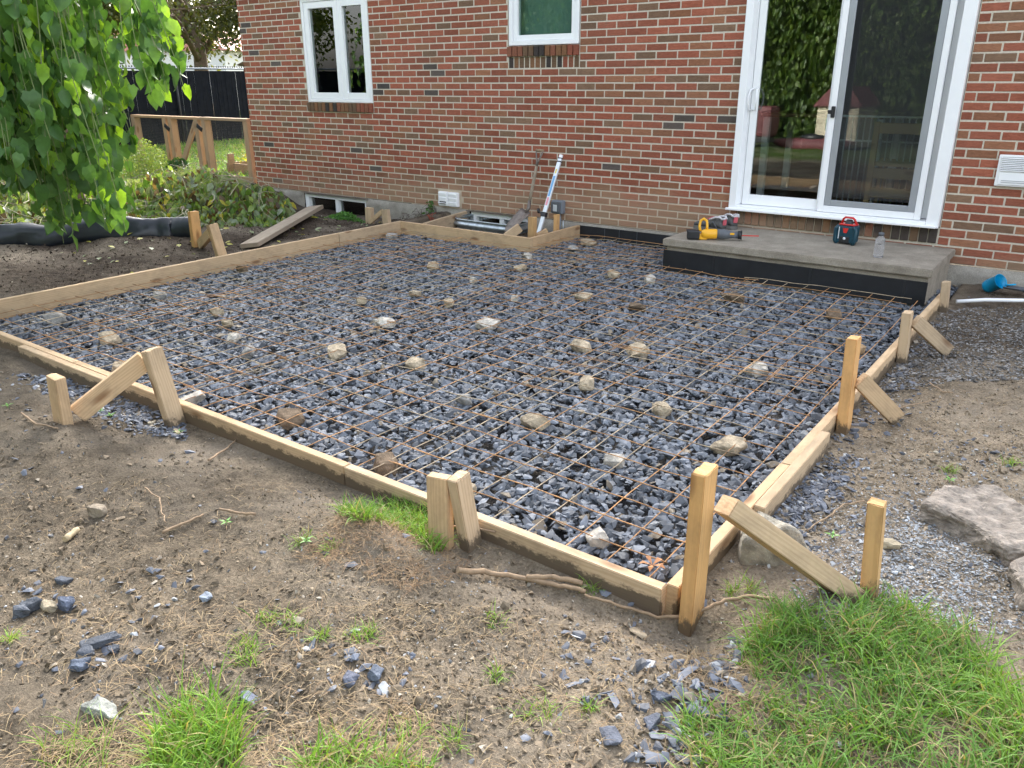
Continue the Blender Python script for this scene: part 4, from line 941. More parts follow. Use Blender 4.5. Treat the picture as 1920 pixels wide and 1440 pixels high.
# ---------------------------------------------------------------- big stones and chunks
def stone(loc, size, rot, col, label, name='stone', seed=1, grp=None, rough=.08, npl=20):
    o = rock_mesh(name, seed, size, col, npl, 4, rough); o.location = loc; o.rotation_euler = rot; return tag(o, label, 'stone', grp)
CK = (.29, .25, .21)
def chunk(name, poly, z, th, seed, col, label):
    """broken concrete slab: outline polygon given as metres in the yard"""
    bm = bmesh.new(); vs_ = [bm.verts.new((p[0], p[1], 0)) for p in poly]; f = bm.faces.new(vs_)
    r = bmesh.ops.extrude_face_region(bm, geom=[f]); 
    for v in [g for g in r['geom'] if isinstance(g, bmesh.types.BMVert)]: v.co.z += th; v.co.x += random.uniform(-.012, .012); v.co.y += random.uniform(-.012, .012)
    bmesh.ops.recalc_face_normals(bm, faces=bm.faces); bmesh.ops.bevel(bm, geom=list(bm.edges), offset=.010, segments=1, affect='EDGES')
    bmesh.ops.triangulate(bm, faces=bm.faces)
    for _ in range(5):
        es = [e for e in bm.edges if e.calc_length() > .016]
        if not es: break
        bmesh.ops.subdivide_edges(bm, edges=es, cuts=1); bmesh.ops.triangulate(bm, faces=bm.faces)
    bm.normal_update(); P = np.array([v.co[:] for v in bm.verts]); d = fbm(P[:, 0]+seed, P[:, 1]+P[:, 2]*1.5, 13, 6, 2, .7)*.024
    for v, q in zip(bm.verts, d): v.co += v.normal*float(q)
    bm.verts.index_update(); V = np.array([v.co[:] for v in bm.verts]); F = np.array([[v.index for v in f.verts] for f in bm.faces]); bm.free()
    cc = np.tile(np.array(col), (len(V), 1))*(1+.45*fbm(V[:, 0]+seed, V[:, 1]+V[:, 2], 26, 5, 3, .7))[:, None]
    o = np_mesh(name, V, F, cc, None, M['rock']); o.location = (0, 0, z); return tag(o, label, 'concrete chunk')
pg = [GG(u, v)[:2] for u, v in ((1718, 968), (1800, 1010), (1885, 1060), (1960, 1075), (1990, 1000), (1920, 985), (1855, 938), (1765, 942))]
chunk('concrete_chunk', pg, float(gh(9.0, -4.05))-.015, .085, 3, CK, 'large broken concrete slab lying on crushed stone at the right edge')
pg = [GG(u, v)[:2] for u, v in ((1893, 1090), (1910, 1140), (1960, 1190), (2040, 1150), (2010, 1075), (1930, 1062))]
chunk('concrete_chunk', pg, float(gh(9.2, -4.35))-.015, .08, 8, CK, 'smaller concrete chunk in front of the large slab, cut by the right edge')
stone((8.55, -4.575, -.03), (.30, .21, .23), (.1, .15, .5), (.36, .33, .27), 'big grey boulder lying under the long corner brace', 'boulder', 91, None, .05, 14)
def atpx(u, v, size, col, label, seed, rz=0., lift=.3, grp=None, rough=.06, npl=16):
    p = GG(u, v); return stone((p[0], p[1], p[2]+size[2]*lift), size, (0, 0, rz), col, label, 'stone', seed, grp, rough, npl)
SL = (.105, .115, .135)
atpx(1665, 1027, (.075, .05, .04), (.40, .34, .24), 'tan stone just right of the knotted stake', 11, .3)
atpx(186, 1210, (.115, .045, .035), SL, 'long dark slate stone in a small cluster in the lower left', 12, 1.2); atpx(215, 1222, (.04, .03, .025), SL, 'small slate block touching the long dark slate in the lower left', 13)
atpx(152, 1252, (.055, .045, .035), (.11, .13, .17), 'rounded slate stone below the long dark slate', 14, .5); atpx(160, 1228, (.05, .035, .03), SL, 'slate stone at the left side of the long dark slate', 15, .9)
atpx(190, 1337, (.12, .05, .04), (.30, .31, .28), 'pale greenish flat stone above the wispy bottom left grass', 16, .2)
atpx(185, 966, (.07, .06, .05), (.30, .25, .19), 'brown-grey stone on bare soil left of the twigs', 17, .4)
atpx(62, 1140, (.06, .06, .05), SL, 'dark slate at the left end of the row of stones', 18); atpx(93, 1143, (.055, .04, .035), (.33, .28, .2), 'tan stone between the dark slates on the left', 19)
atpx(128, 1140, (.06, .05, .05), (.12, .14, .19), 'blue slate at the right end of the stone row on the left', 20); atpx(38, 1158, (.06, .05, .045), SL, 'lowest dark slate of the stone row on the left', 21)
atpx(705, 1268, (.055, .045, .03), (.13, .15, .19), 'blue slate stone in the lower middle, right one of the pair', 22); atpx(658, 1280, (.05, .045, .035), (.13, .14, .18), 'blue slate stone in the lower middle, left one of the pair', 23)
atpx(467, 1314, (.06, .035, .025), (.16, .18, .23), 'flat blue slate above the bottom grass tufts', 24, .1); atpx(1145, 1385, (.05, .065, .03), (.14, .15, .18), 'oval slate stone near the bottom right of centre', 25, .9)
atpx(1345, 1260, (.045, .05, .02), (.24, .27, .30), 'pale slate flake at the left edge of the big grass patch', 26, .6); atpx(1195, 1190, (.06, .03, .02), (.42, .34, .24), 'cream chip of rock beside the thin root', 27)
atpx(385, 1122, (.045, .035, .02), (.28, .32, .38), 'pale blue slate flake in the middle of the left soil', 28); atpx(120, 1092, (.06, .035, .025), SL, 'dark slate wedge on the left soil', 29, .4)
atpx(1225, 1360, (.045, .055, .025), (.12, .13, .16), 'pointed slate in the trail of stones left of the grass', 30, -.5); atpx(1240, 1310, (.045, .05, .03), (.11, .125, .16), 'triangular slate with white veins in the stone trail', 31, -.4)
atpx(330, 812, (.09, .03, .02), (.40, .33, .22), 'flat cream rock flake in the soil by the tilted stake', 32, -.2); atpx(286, 797, (.04, .04, .03), (.33, .29, .22), 'small tan rock left of the flat cream flake', 33)
# roots and sticks
def root(pts, r, label, name='root', lift=.012, mat=None):
    Q = []
    for (u, v) in pts:
        p = GG(u, v); Q.append(Vector(p)+Vector((0, 0, lift)))
    S_ = []
    for i in range(len(Q)-1):
        for s in range(5):
            t_ = s/5; S_.append(Q[i].lerp(Q[i+1], t_)+Vector((random.uniform(-1, 1), random.uniform(-1, 1), random.uniform(-.5, .8)))*.0035)
    S_.append(Q[-1]); n = len(S_); m_ = MB(); m_.tube(S_, [r[0]+(r[1]-r[0])*i/(n-1)+random.uniform(-.1, .1)*r[0] for i in range(n)], 8)
    return tag(m_.build(name, mat or M['twig']), label, 'root' if name == 'root' else 'stick')
root([(858, 1080), (920, 1084), (1000, 1098), (1060, 1110), (1098, 1120)], (.009, .0065), 'thick brown root sticking out of the grass clod', lift=.02)
root([(985, 1095), (1040, 1095), (1092, 1107)], (.008, .008), 'split root piece with pale broken end beside the thick root', lift=.025)
root([(1095, 1128), (1150, 1142), (1230, 1168), (1290, 1166), (1350, 1140), (1400, 1128), (1450, 1135)], (.004, .006), 'long thin root curving under the bottom corner of the form', lift=.02)
root([(305, 1003), (350, 985), (382, 970)], (.005, .003), 'short brown stick on the left soil', 'stick'); root([(412, 960), (450, 968), (480, 970)], (.004, .005), 'thin curved twig beside the short brown stick', 'stick')
root([(272, 920), (300, 940), (305, 965), (312, 985)], (.003, .002), 'wiry reddish root curling on the left soil')
root([(122, 1018), (148, 998)], (.011, .010), 'short chunky stick with pale end on the left soil', 'stick', mat=M['wood'] if False else M['straw2'] if 'straw2' in M else plain('pale_stick', (.42, .33, .2), .8, 0, .2))
root([(40, 780), (70, 800), (110, 808)], (.005, .003), 'pale root lying left of the short stubby stake'); root([(392, 868), (420, 850), (443, 830)], (.005, .003), 'forked pale root in front of the long front form board')
root([(838, 1010), (880, 1012), (930, 1022)], (.004, .003), 'thin twig crossing in front of the leaning front stake', 'stick', lift=.05)
root([(1680, 770), (1720, 762), (1757, 752)], (.003, .002), 'pale straw-like root beside the brace on the right soil'); root([(1742, 722), (1765, 738), (1787, 742)], (.003, .002), 'thin white root on the right soil')
root([(1510, 1000), (1545, 980), (1580, 952), (1620, 945)], (.0025, .003), 'thin curved root behind the knotted stake')
p = GG(1222, 1075, dz=0); p = G(1222, 1074, -.09)
lf = MB(); 
for k in range(5): a = k*1.25; lf.add([(0, 0, 0), (.03*math.cos(a-.3), .03*math.sin(a-.3), .012), (.045*math.cos(a), .045*math.sin(a), .004), (.03*math.cos(a+.3), .03*math.sin(a+.3), .014)], [(0, 1, 2, 3)])
o = lf.build('dead_leaf', plain('dead_leaf', (.42, .20, .09), .8, 0, .3)); o.location = (p[0], p[1], -.062); tag(o, 'curled orange-brown dead leaf on the gravel at the bottom corner', 'leaf')
# ================================================================= SCATTERED STONES AND CRUMBS
def px_region(n, u0, u1, v0, v1, dens=None):
    """points on the ground spread evenly over a rectangle of it"""
    P = []
    uu = rng.uniform(u0, u1, n); vv = rng.uniform(v0, v1, n)
    d = (uu[:, None]-960)/FPX*RGT - (vv[:, None]-720)/FPX*UPV + FWD; t_ = (-.05-CAM[2])/d[:, 2]; return CAM+t_[:, None]*d
def inside_form(x, y, m=.05): return (x > FX0-m) & (x < FX1+m) & (y > FY0-m) & (y < FY1+m) | ((x > FX0-m) & (x < FX1+m) & (y > FY1-.1))
HB2 = [hull_base(9, 300+i, f) for i, f in enumerate((.5, .6, .8, .45, .7, .9))]
def scatter(name, x, y, s, C, flat, tilt, sink, mat, label, bases=HB2, kind='stuff', cat='stones'):
    n = len(x); S = np.stack([s*rng.uniform(.9, 1.5, n), s*rng.uniform(.7, 1.1, n), s*rng.uniform(flat*.7, flat*1.2, n)], 1)
    z = gh(x, y)+s*sink; V, F, CC = inst(bases, np.stack([x, y, z], 1), rand_rot(n, tilt), S, C)
    o = np_mesh(name, V, F, CC, None, mat); tag(o, label, cat, kind=kind); return o
# crumbs of soil and grit everywhere in the near yard
n = 60000
P = np.concatenate([px_region(42000, -60, 1980, 700, 1480), px_region(18000, 1400, 1980, 520, 1000)])
x, y = P[:, 0], P[:, 1]; k_ = ~inside_form(x, y) & (y < -.1) & (y > -7) & (x < 10.3) & (x > 1.5)
k_ &= rng.uniform(0, 1, len(x)) < np.clip(.75+1.2*fbm(x, y, 2.5, 4, 6), .08, 1)
x, y = x[k_], y[k_]; s = rng.lognormal(math.log(.006), .5, len(x)).clip(.002, .022)
tone = rng.uniform(.55, 1.35, (len(x), 1)); C = np.array([.25, .20, .14])*tone
q = rng.uniform(0, 1, len(x)); C[q > .76] = np.array([.36, .32, .26])*tone[q > .76]; C[q > .90] = np.array([.32, .33, .34])*tone[q > .90]
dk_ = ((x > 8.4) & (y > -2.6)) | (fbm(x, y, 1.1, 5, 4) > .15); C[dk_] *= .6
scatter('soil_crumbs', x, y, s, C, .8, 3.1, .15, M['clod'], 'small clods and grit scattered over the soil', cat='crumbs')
# left dark soil crumbs
x = rng.uniform(1.2, 3.28, 7000); y = rng.uniform(-4.6, -.2, 7000); s = rng.lognormal(math.log(.009), .5, 7000).clip(.003, .03); t_ = rng.uniform(.5, 1.5, (7000, 1)); C = np.array([.06, .046, .035])*t_; q = rng.uniform(0, 1, 7000) > .95; C[q] = np.array([.3, .27, .22])
scatter('soil_crumbs', x, y, s, C, .8, 3.1, .2, M['clod'], 'dark lumps of garden soil left of the form', cat='crumbs')
x = rng.uniform(3.4, 4.93, 2500); y = rng.uniform(-.84, -.05, 2500); k_ = ~((x > 3.58) & (x < 4.42) & (y > -.36)); x, y = x[k_], y[k_]; s = rng.lognormal(math.log(.012), .5, len(x)).clip(.003, .04); C = np.array([.10, .08, .06])*rng.uniform(.5, 1.8, (len(x), 1))
scatter('soil_crumbs', x, y, s, C, .8, 3.1, .2, M['clod'], 'rubble and soil between the notch boards and the wall', cat='crumbs')
P = np.concatenate([px_region(4500, -60, 1380, 720, 1480), px_region(2500, 1500, 1980, 560, 900)]); x, y = P[:, 0], P[:, 1]; k_ = ~inside_form(x, y) & (rng.uniform(0, 1, len(x)) < np.clip(-.1+2.4*fbm(x, y, 2.0, 4, 1), .015, 1)); x, y = x[k_], y[k_]
s = rng.lognormal(math.log(.014), .4, len(x)).clip(.006, .035); C = np.array([.22, .175, .125])*rng.uniform(.6, 1.2, (len(x), 1)); scatter('soil_clods', x, y, s, C, .75, 3.1, .12, M['clod'], 'larger broken clods of damp brown soil in the yard', cat='clods')
# slate chips spilled outside the form
def slates(n, u0, u1, v0, v1, cluster, smin=.012, smax=.042, med=.022):
    P = px_region(n, u0, u1, v0, v1); x, y = P[:, 0], P[:, 1]; k_ = ~inside_form(x, y, .045) & (y < -.3) & (rng.uniform(0, 1, n) < cluster(x, y)); x, y = x[k_], y[k_]
    return x, y, rng.lognormal(math.log(med), .35, len(x)).clip(smin, smax)
L_ = []
L_.append(slates(4200, -40, 345, 700, 812, lambda x, y: np.exp(-((y+5.14)/.10)**2)*.9+.02))
L_.append(slates(300, -20, 1400, 820, 1440, lambda x, y: np.clip(.35+1.5*fbm(x, y, 3, 3, 7), .03, 1)))
L_.append(slates(420, 1180, 1400, 1170, 1460, lambda x, y: np.exp(-((x-(8.62+(-5.3-y)*.06))/.07)**2)*.6, .018, .055, .033))
L_.append(slates(3500, 1440, 1640, 840, 1020, lambda x, y: np.exp(-((x-8.50)/.07)**2-((y+4.05)/.32)**2)))
L_.append(slates(1500, 1560, 1760, 560, 820, lambda x, y: np.exp(-((x-8.47)/.05)**2)*.8+.1))
L_.append(slates(700, 1500, 1900, 700, 1100, lambda x, y: np.clip(.3+1.5*fbm(x, y, 4, 3, 5), .02, 1), .01, .03, .016))
L_.append(slates(260, 0, 320, 1060, 1260, lambda x, y: 0*x+.22, .014, .048, .026)); L_.append(slates(110, 1040, 1320, 1180, 1330, lambda x, y: 0*x+.5, .014, .048, .028)); L_.append(slates(60, 560, 800, 1230, 1330, lambda x, y: 0*x+.5, .014, .045, .026))
x, y, s = [np.concatenate(a) for a in zip(*L_)]; t_ = rng.uniform(.55, 1.7, (len(x), 1)); C = np.array([.095, .105, .128])*t_
q = rng.uniform(0, 1, len(x)); C[q > .84] = np.array([.26, .22, .17])*t_[q > .84]*.8; C[q > .94] = np.array([.36, .38, .40])
scatter('slate_chips', x, y, s, C, .55, .7, .16, M['slate'], 'blue grey crushed stone spilled on the soil outside the form')
# fine crushed stone patch at the right
P = px_region(26000, 1480, 1960, 860, 1190); x, y = P[:, 0], P[:, 1]; w_ = np.exp(-((x-8.93)**2/.05+(y+4.40)**2/.16))*1.2+.08
k_ = ~inside_form(x, y) & (rng.uniform(0, 1, len(x)) < w_); x, y = x[k_], y[k_]; s = rng.lognormal(math.log(.0068), .4, len(x)).clip(.003, .018)
C = np.array([.27, .29, .31])*rng.uniform(.45, 1.5, (len(x), 1)); q = rng.uniform(0, 1, len(x)) > .8; C[q] = np.array([.30, .25, .19])
scatter('fine_crushed_stone', x, y, s, C, .45, .6, .2, M['slate'], 'fine grey crushed stone spread round the broken concrete')
P = px_region(9000, 1640, 1960, 570, 720); x, y = P[:, 0], P[:, 1]; k_ = ~inside_form(x, y) & (y < -.7); x, y = x[k_], y[k_]; s = rng.lognormal(math.log(.011), .4, len(x)).clip(.004, .03)
C = np.array([.15, .145, .14])*rng.uniform(.35, 1.9, (len(x), 1)); scatter('fine_crushed_stone', x, y, s, C, .5, .8, .2, M['slate'], 'grit and chips on the dark soil right of the step')

# ================================================================= GRASS
def blades(pos, L, Wd, lean, C, curl=.5, lie=0.0):
    """tapered bent blades: 4 levels, 2 verts each"""
    n = len(pos); az = rng.uniform(0, 2*PI, n); fw = rng.uniform(0, 2*PI, n)
    ln = lean*rng.uniform(.25, 1.3, n)+lie; V = np.zeros((n, 8, 3))
    sx, sy = np.cos(fw), np.sin(fw); dxy = np.stack([np.cos(az), np.sin(az)], 1)
    p = pos.copy(); ang = ln.copy()
    for i in range(4):
        w = Wd*(1, .95, .65, .08)[i]
        V[:, 2*i] = p+np.stack([sx*w, sy*w, 0*w], 1); V[:, 2*i+1] = p-np.stack([sx*w, sy*w, 0*w], 1)
        st = (L/3)[:, None]*np.concatenate([dxy*np.sin(ang)[:, None], np.cos(ang)[:, None]], 1); p = p+st; ang = np.minimum(ang+curl*rng.uniform(.3, 1.3, n), 1.9)
    F0 = np.array([[0, 1, 3, 2], [2, 3, 5, 4], [4, 5, 7, 6]]); F = (F0[None]+(np.arange(n)*8)[:, None, None]).reshape(-1, 4)
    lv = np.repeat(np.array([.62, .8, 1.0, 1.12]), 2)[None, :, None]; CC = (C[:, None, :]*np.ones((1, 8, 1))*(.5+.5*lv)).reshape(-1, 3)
    return V.reshape(-1, 3), F, CC
def inpoly(x, y, poly):
    r = np.zeros(len(x), bool); n = len(poly)
    for i in range(n):
        x1, y1 = poly[i]; x2, y2 = poly[(i+1) % n]; c = ((y1 > y) != (y2 > y)) & (x < (x2-x1)*(y-y1)/(y2-y1+1e-9)+x1); r ^= c
    return r
def field(poly, dens, dry=0.0, k=0, soft=.0, hole=None, edge=True):
    """poly in yard metres; dens blades per m2"""
    pl = np.array(poly); x0, y0 = pl.min(0); x1, y1 = pl.max(0); n = int((x1-x0)*(y1-y0)*dens); x = rng.uniform(x0, x1, n); y = rng.uniform(y0, y1, n)
    jx = x+soft*fbm(x, y, 9, 3, 2); jy = y+soft*fbm(x+5, y, 9, 3, 3); m_ = inpoly(jx, jy, poly); m_ &= ~inside_form(x, y, .0)
    m_ &= rng.uniform(0, 1, n) < np.clip(.85+1.5*fbm(x, y, 7, 3, k), .1, 1)
    if hole: 
        for (hx, hy, hr) in hole: m_ &= rng.uniform(0, 1, n) > np.exp(-((x-hx)**2+(y-hy)**2)/hr**2)*.9
    return x[m_], y[m_]
def yard(pts): return [tuple(G(u, v, -.04)[:2]) for u, v in pts]
def gcol(n, x=None, y=None, hue=0):
    t_ = rng.uniform(0, 1, (n, 1)); C = np.array([.12, .27, .035])*(1-t_)+np.array([.32, .50, .085])*t_
    if x is not None: f = np.clip(.5+1.4*fbm(x, y, 4, 3, 1), 0, 1)[:, None]; C = C*(1-.45*f)+np.array([.06, .17, .055])*.45*f
    d = rng.uniform(0, 1, n) < .17; C[d] = np.array([.42, .35, .18])*rng.uniform(.7, 1.1, (d.sum(), 1)); return C
def grass(name, polys, dens, hmin, hmax, label, lean=.5, curl=.45, straw=.25, hole=None, soft=.05, w=.0018):
    X_, Y_ = [], []
    for pl in polys: a, b = field(pl, dens, soft=soft, hole=hole); X_.append(a); Y_.append(b)
    x, y = np.concatenate(X_), np.concatenate(Y_); n = len(x); z = gh(x, y)-.004
    L = (hmin+(hmax-hmin)*rng.uniform(0, 1, n)**1.3)*(1+.6*fbm(x, y, 5, 3, 3)); V, F, C = blades(np.stack([x, y, z], 1), L, np.full(n, w)*rng.uniform(.7, 1.5, n), lean, gcol(n, x, y), curl)
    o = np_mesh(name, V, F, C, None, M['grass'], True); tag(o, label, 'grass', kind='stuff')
    if straw: straws(polys, int(dens*straw), label.replace('green', 'dry'), soft)
    return o
def straws(polys, dens, label, soft=.1, len_=(.015, .06), colr=((.40, .31, .18), (.26, .17, .10))):
    X_, Y_ = [], []
    for pl in polys: a, b = field(pl, dens, soft=soft, k=4); X_.append(a); Y_.append(b)
    x, y = np.concatenate(X_), np.concatenate(Y_); n = len(x); z = gh(x, y)+rng.uniform(.000, .012, n)
    t_ = rng.uniform(0, 1, (n, 1)); C = np.array(colr[0])*t_+np.array(colr[1])*(1-t_)
    V, F, CC = blades(np.stack([x, y, z], 1), rng.uniform(*len_, n), np.full(n, .0009), .35, C, .25, 1.05)
    o = np_mesh('dry_grass', V, F, CC, None, M['straw'], True); tag(o, label, 'dry grass', kind='stuff')
big = yard([(1385, 1195), (1400, 1130), (1480, 1112), (1530, 1150), (1600, 1140), (1660, 1115), (1790, 1150), (1850, 1205), (1880, 1300), (1990, 1330), (2000, 1560), (1280, 1560), (1270, 1440), (1310, 1350), (1390, 1300), (1350, 1230)])
hh = G(1575, 1300, -.04); h2 = G(1530, 1240, -.04)
grass('lawn_grass', [big], 19000, .03, .13, 'thick green grass in the bottom right corner', .75, .55, .5, [(hh[0], hh[1], .07), (h2[0], h2[1], .05)], .14)
grass('grass_clump', [yard([(640, 985), (700, 935), (760, 925), (835, 950), (855, 1000), (830, 1040), (740, 1010), (650, 1005)])], 30000, .04, .10, 'bright green grass clump on the clod beside the front stakes', .6, .5, 0)
straws([yard([(560, 1040), (640, 990), (850, 990), (880, 1080), (760, 1100), (600, 1080)])], 22000, 'pale dry roots hanging from the grass clod', .06, (.02, .055), ((.36, .25, .14), (.20, .12, .07)))
grass('grass_clump', [yard([(300, 1400), (340, 1350), (400, 1335), (460, 1355), (470, 1410), (480, 1560), (290, 1560)])], 22000, .06, .13, 'tall green grass tuft at the bottom left', .5, .45, .1)
grass('grass_clump', [yard([(80, 1400), (140, 1365), (215, 1370), (215, 1440), (200, 1560), (60, 1560)])], 6000, .05, .12, 'wispy thin green grass at the bottom left edge', .9, .5, .3, None, .05, .0010)
grass('grass_clump', [yard([(580, 1440), (640, 1405), (730, 1412), (800, 1440), (830, 1560), (540, 1560)])], 15000, .05, .115, 'green grass along the bottom edge left of centre', .7, .5, .3)
TU = [(565, 1015, .03), (545, 1170, .045), (500, 1165, .03), (460, 1215, .04), (690, 1190, .03), (665, 1195, .03), (925, 1165, .03), (1010, 1335, .05), (1112, 1105, .035), (1098, 1095, .025), (1895, 870, .035), (1405, 1105, .03), (620, 1030, .03), (20, 1200, .025), (455, 1240, .035), (1370, 1110, .02), (1780, 885, .02), (600, 1195, .02), (1100, 1330, .02), (930, 1270, .02), (760, 1380, .05), (850, 1395, .03)]
X_, Y_ = [], []
for (u, v, r_) in TU:
    p = GG(u, v); k_ = int(26+900*r_); X_.append(p[0]+rng.normal(0, r_*.5, k_)); Y_.append(p[1]+rng.normal(0, r_*.5, k_))
x, y = np.concatenate(X_), np.concatenate(Y_); m_ = ~inside_form(x, y, .04); x, y = x[m_], y[m_]; V, F, C = blades(np.stack([x, y, gh(x, y)-.003], 1), rng.uniform(.02, .065, len(x)), np.full(len(x), .0012), .8, gcol(len(x)), .5)
o = np_mesh('grass_sprigs', V, F, C, None, M['grass'], True); tag(o, 'thin sprigs of grass scattered over the bare soil', 'grass', kind='stuff')
near = yard([(-30, 1180), (400, 1150), (700, 1120), (1000, 1150), (1330, 1180), (1300, 1300), (1290, 1560), (-60, 1560)])
straws([near], 5200, 'short pale bits of dead grass and fine roots over the soil', .1)
straws([yard([(540, 1340), (800, 1340), (870, 1560), (440, 1560)]), yard([(90, 1390), (300, 1340), (300, 1560), (40, 1560)]), yard([(1300, 1180), (1420, 1190), (1380, 1420), (1290, 1420)])], 15000, 'matted dead grass beside the grass patches', .1)
straws([yard([(-30, 900), (820, 900), (1000, 1100), (-40, 1180)]), yard([(1500, 700), (1960, 640), (1990, 1300), (1700, 1150)])], 1600, 'fine dead roots strewn on the trodden soil', .1, (.015, .045))
# seedlings
for i, (u, v) in enumerate(((575, 1020), (1000, 0), (188, 775), (208, 783), (337, 815), (425, 985), (15, 765), (1780, 905), (1560, 1010))):
    if v < 100: continue
    p = GG(u, v); m_ = MB()
    for k in range(4):
        a = k*1.6+i; m_.add([(0, 0, .006), (.010*math.cos(a-.5), .010*math.sin(a-.5), .016), (.028*math.cos(a), .028*math.sin(a), .018), (.010*math.cos(a+.5), .010*math.sin(a+.5), .016)], [(0, 1, 2, 3)])
    m_.tube([(0, 0, -.01), (0, 0, .008)], .001, 5); o = m_.build('seedling', plain('seedling_leaf', (.13, .30, .05), .5) if i == 0 else bpy.data.materials['seedling_leaf']); o.location = tuple(p)
    tag(o, ('tiny green seedling in the bare soil beside the grass clod', '', 'tiny seedling under the sloping left brace', 'second tiny seedling under the sloping left brace, nearer the form', 'tiny seedling by the flat cream flake', 'tiny seedling near the thin curved twig', 'tiny seedling at the far left edge of the soil', 'tiny seedling on the right soil above the broken slab', 'tiny seedling behind the knotted stake')[i], 'seedling', 'seedlings in the soil')
# ================================================================= PLANTS
def leaf_base(fold=.10, droop=.18):
    mid = [(0, 0, 0), (0, .33, .02), (0, .68, 0), (0, 1.0, -droop)]
    L = [(-.20, -.10, fold*.3), (-.43, .22, fold), (-.30, .62, fold*.5)]; V = mid+L+[(-a, b, c) for a, b, c in L]
    F = [(0, 1, 4), (1, 5, 4), (1, 2, 5), (2, 6, 5), (2, 3, 6), (0, 7, 1), (1, 7, 8), (1, 8, 2), (2, 8, 9), (2, 9, 3)]
    return np.array(V, float), np.array(F)
def ell_leaf(w=.2):
    V = [(0, 0, 0), (w, .35, .04), (0, .45, 0), (-w, .35, .04), (w*.7, .72, .02), (-w*.7, .72, .02), (0, 1, -.08)]
    return np.array(V, float), np.array([(0, 1, 2), (0, 2, 3), (2, 1, 4), (2, 4, 6), (2, 6, 5), (2, 5, 3)])
def hang_rot(n, down=.55, spread=1.0):
    """leaf local Y points mostly down, normal outwards in a random compass direction"""
    az = rng.uniform(0, 2*PI, n); tip = np.stack([np.cos(az)*spread*rng.uniform(.1, .8, n), np.sin(az)*spread*rng.uniform(.1, .8, n), -np.ones(n)*rng.uniform(.3, 1.2, n)*down*2], 1); tip /= np.linalg.norm(tip, axis=1)[:, None]
    r_ = rng.normal(0, 1, (n, 3)); r_[:, 2] = np.abs(r_[:, 2])*.6+.15; nrm = r_-(r_*tip).sum(1)[:, None]*tip; nrm /= np.linalg.norm(nrm, axis=1)[:, None]; xx = np.cross(tip, nrm)
    return np.stack([xx, tip, nrm], -1)
LB = [leaf_base(.10, .18), leaf_base(.16, .05), leaf_base(.04, .3)]
# weeping mulberry
mt = thing('weeping_mulberry', 'weeping mulberry tree with large drooping green leaves at the left', 'tree', (0, 0, 0))
TB = Vector((1.15, -3.05, 0)); m_ = MB()
m_.tube([TB+Vector((0, 0, -.1)), TB+Vector((.02, 0, .3)), TB+Vector((-.05, .03, .9)), TB+Vector((.05, .0, 1.6)), TB+Vector((0, 0, 2.3)), TB+Vector((.1, -.1, 2.9))], [.13, .10, .09, .085, .08, .05], 14); m_.build('trunk', M['bark'], mt)
br = MB(); strands = []
def strand(top, bot, sway):
    pts = [Vector(top)]; n = 9
    for i in range(1, n+1): f = i/n; pts.append(Vector(top).lerp(Vector(bot), f)+Vector((math.sin(f*5+sway)*.04, math.cos(f*4+sway)*.04, 0)))
    return pts
def prof(u):      # where the curtain ends, measured from the photo as row against column
    xs = [-120, 0, 30, 80, 130, 165, 185, 215, 235, 265, 290, 330, 345]; ys = [310, 320, 370, 400, 455, 462, 400, 440, 400, 330, 200, 180, 60]; return float(np.interp(u, xs, ys))
tips = []
for i in range(205):
    u = random.uniform(-150, 240) if i < 190 else random.uniform(235, 330); d_ = random.uniform(5.0, 7.2)
    vb = prof(u)*random.uniform(.35, 1.0) if i % 3 else prof(u)*random.uniform(.85, 1.0)
    r_ = ray(u, vb); r_ = r_/np.linalg.norm(r_); b = CAM+r_*d_
    if b[2] < .12: b[2] = .12
    top = Vector((b[0]-.25*(b[0]-TB.x)*.6, b[1]-.25*(b[1]-TB.y)*.6, random.uniform(2.2, 2.7))); strands.append(strand(top, Vector(b), i)); tips.append(top)
for i in range(120):   # the rest of the umbrella, mostly outside the picture
    a = random.uniform(0, 2*PI); r_ = random.uniform(1.2, 2.2); x_, y_ = TB.x+r_*math.cos(a), TB.y+r_*math.sin(a)
    if (Vector((x_, y_))-Vector((CAM[0], CAM[1]))).length < 7.0 or math.atan2(CAM[0]-x_, y_-CAM[1]) < math.radians(61.5): continue
    strands.append(strand((x_*.85+TB.x*.15, y_*.85+TB.y*.15, 2.5), (x_, y_, random.uniform(.9, 1.6)), i))
for s_ in strands: br.tube(s_, [.0045-.0028*k/len(s_) for k in range(len(s_))], 5, 0, False)
br.build('hanging_twigs', plain('green_twig', (.16, .20, .07), .7), mt)
lb = MB(); Ct = TB+Vector((.1, -.1, 2.8))
for k in range(9):
    tp = tips[(k*23) % len(tips)]; mid = Ct.lerp(tp, .5)+Vector((0, 0, .35)); lb.tube([Ct, Ct.lerp(mid, .5)+Vector((0, 0, .1)), mid, mid.lerp(tp, .6)+Vector((0, 0, .08)), tp], [.045, .035, .028, .018, .008], 8)
lb.build('limbs', M['bark'], mt)
Lp, Ls, Lc = [], [], []
for s_ in strands:
    n_ = len(s_)-1
    for k in range(int(n_*3.5)):
        f = random.random()**.85*n_; i0 = min(int(f), n_-1); p = s_[i0].lerp(s_[i0+1], f-i0); Lp.append((p.x+random.uniform(-.05, .05), p.y+random.uniform(-.05, .05), p.z)); Ls.append(random.uniform(.06, .12) if random.random() < .8 else random.uniform(.045, .07))
        t_ = random.random(); c_ = np.array([.05, .125, .032])*(1-t_)+np.array([.11, .235, .052])*t_
        if random.random() < .16: c_ = np.array([.24, .43, .045])*random.uniform(.8, 1.15)
        Lc.append(c_)
Lp, Ls, Lc = np.array(Lp), np.array(Ls), np.array(Lc); n = len(Lp)
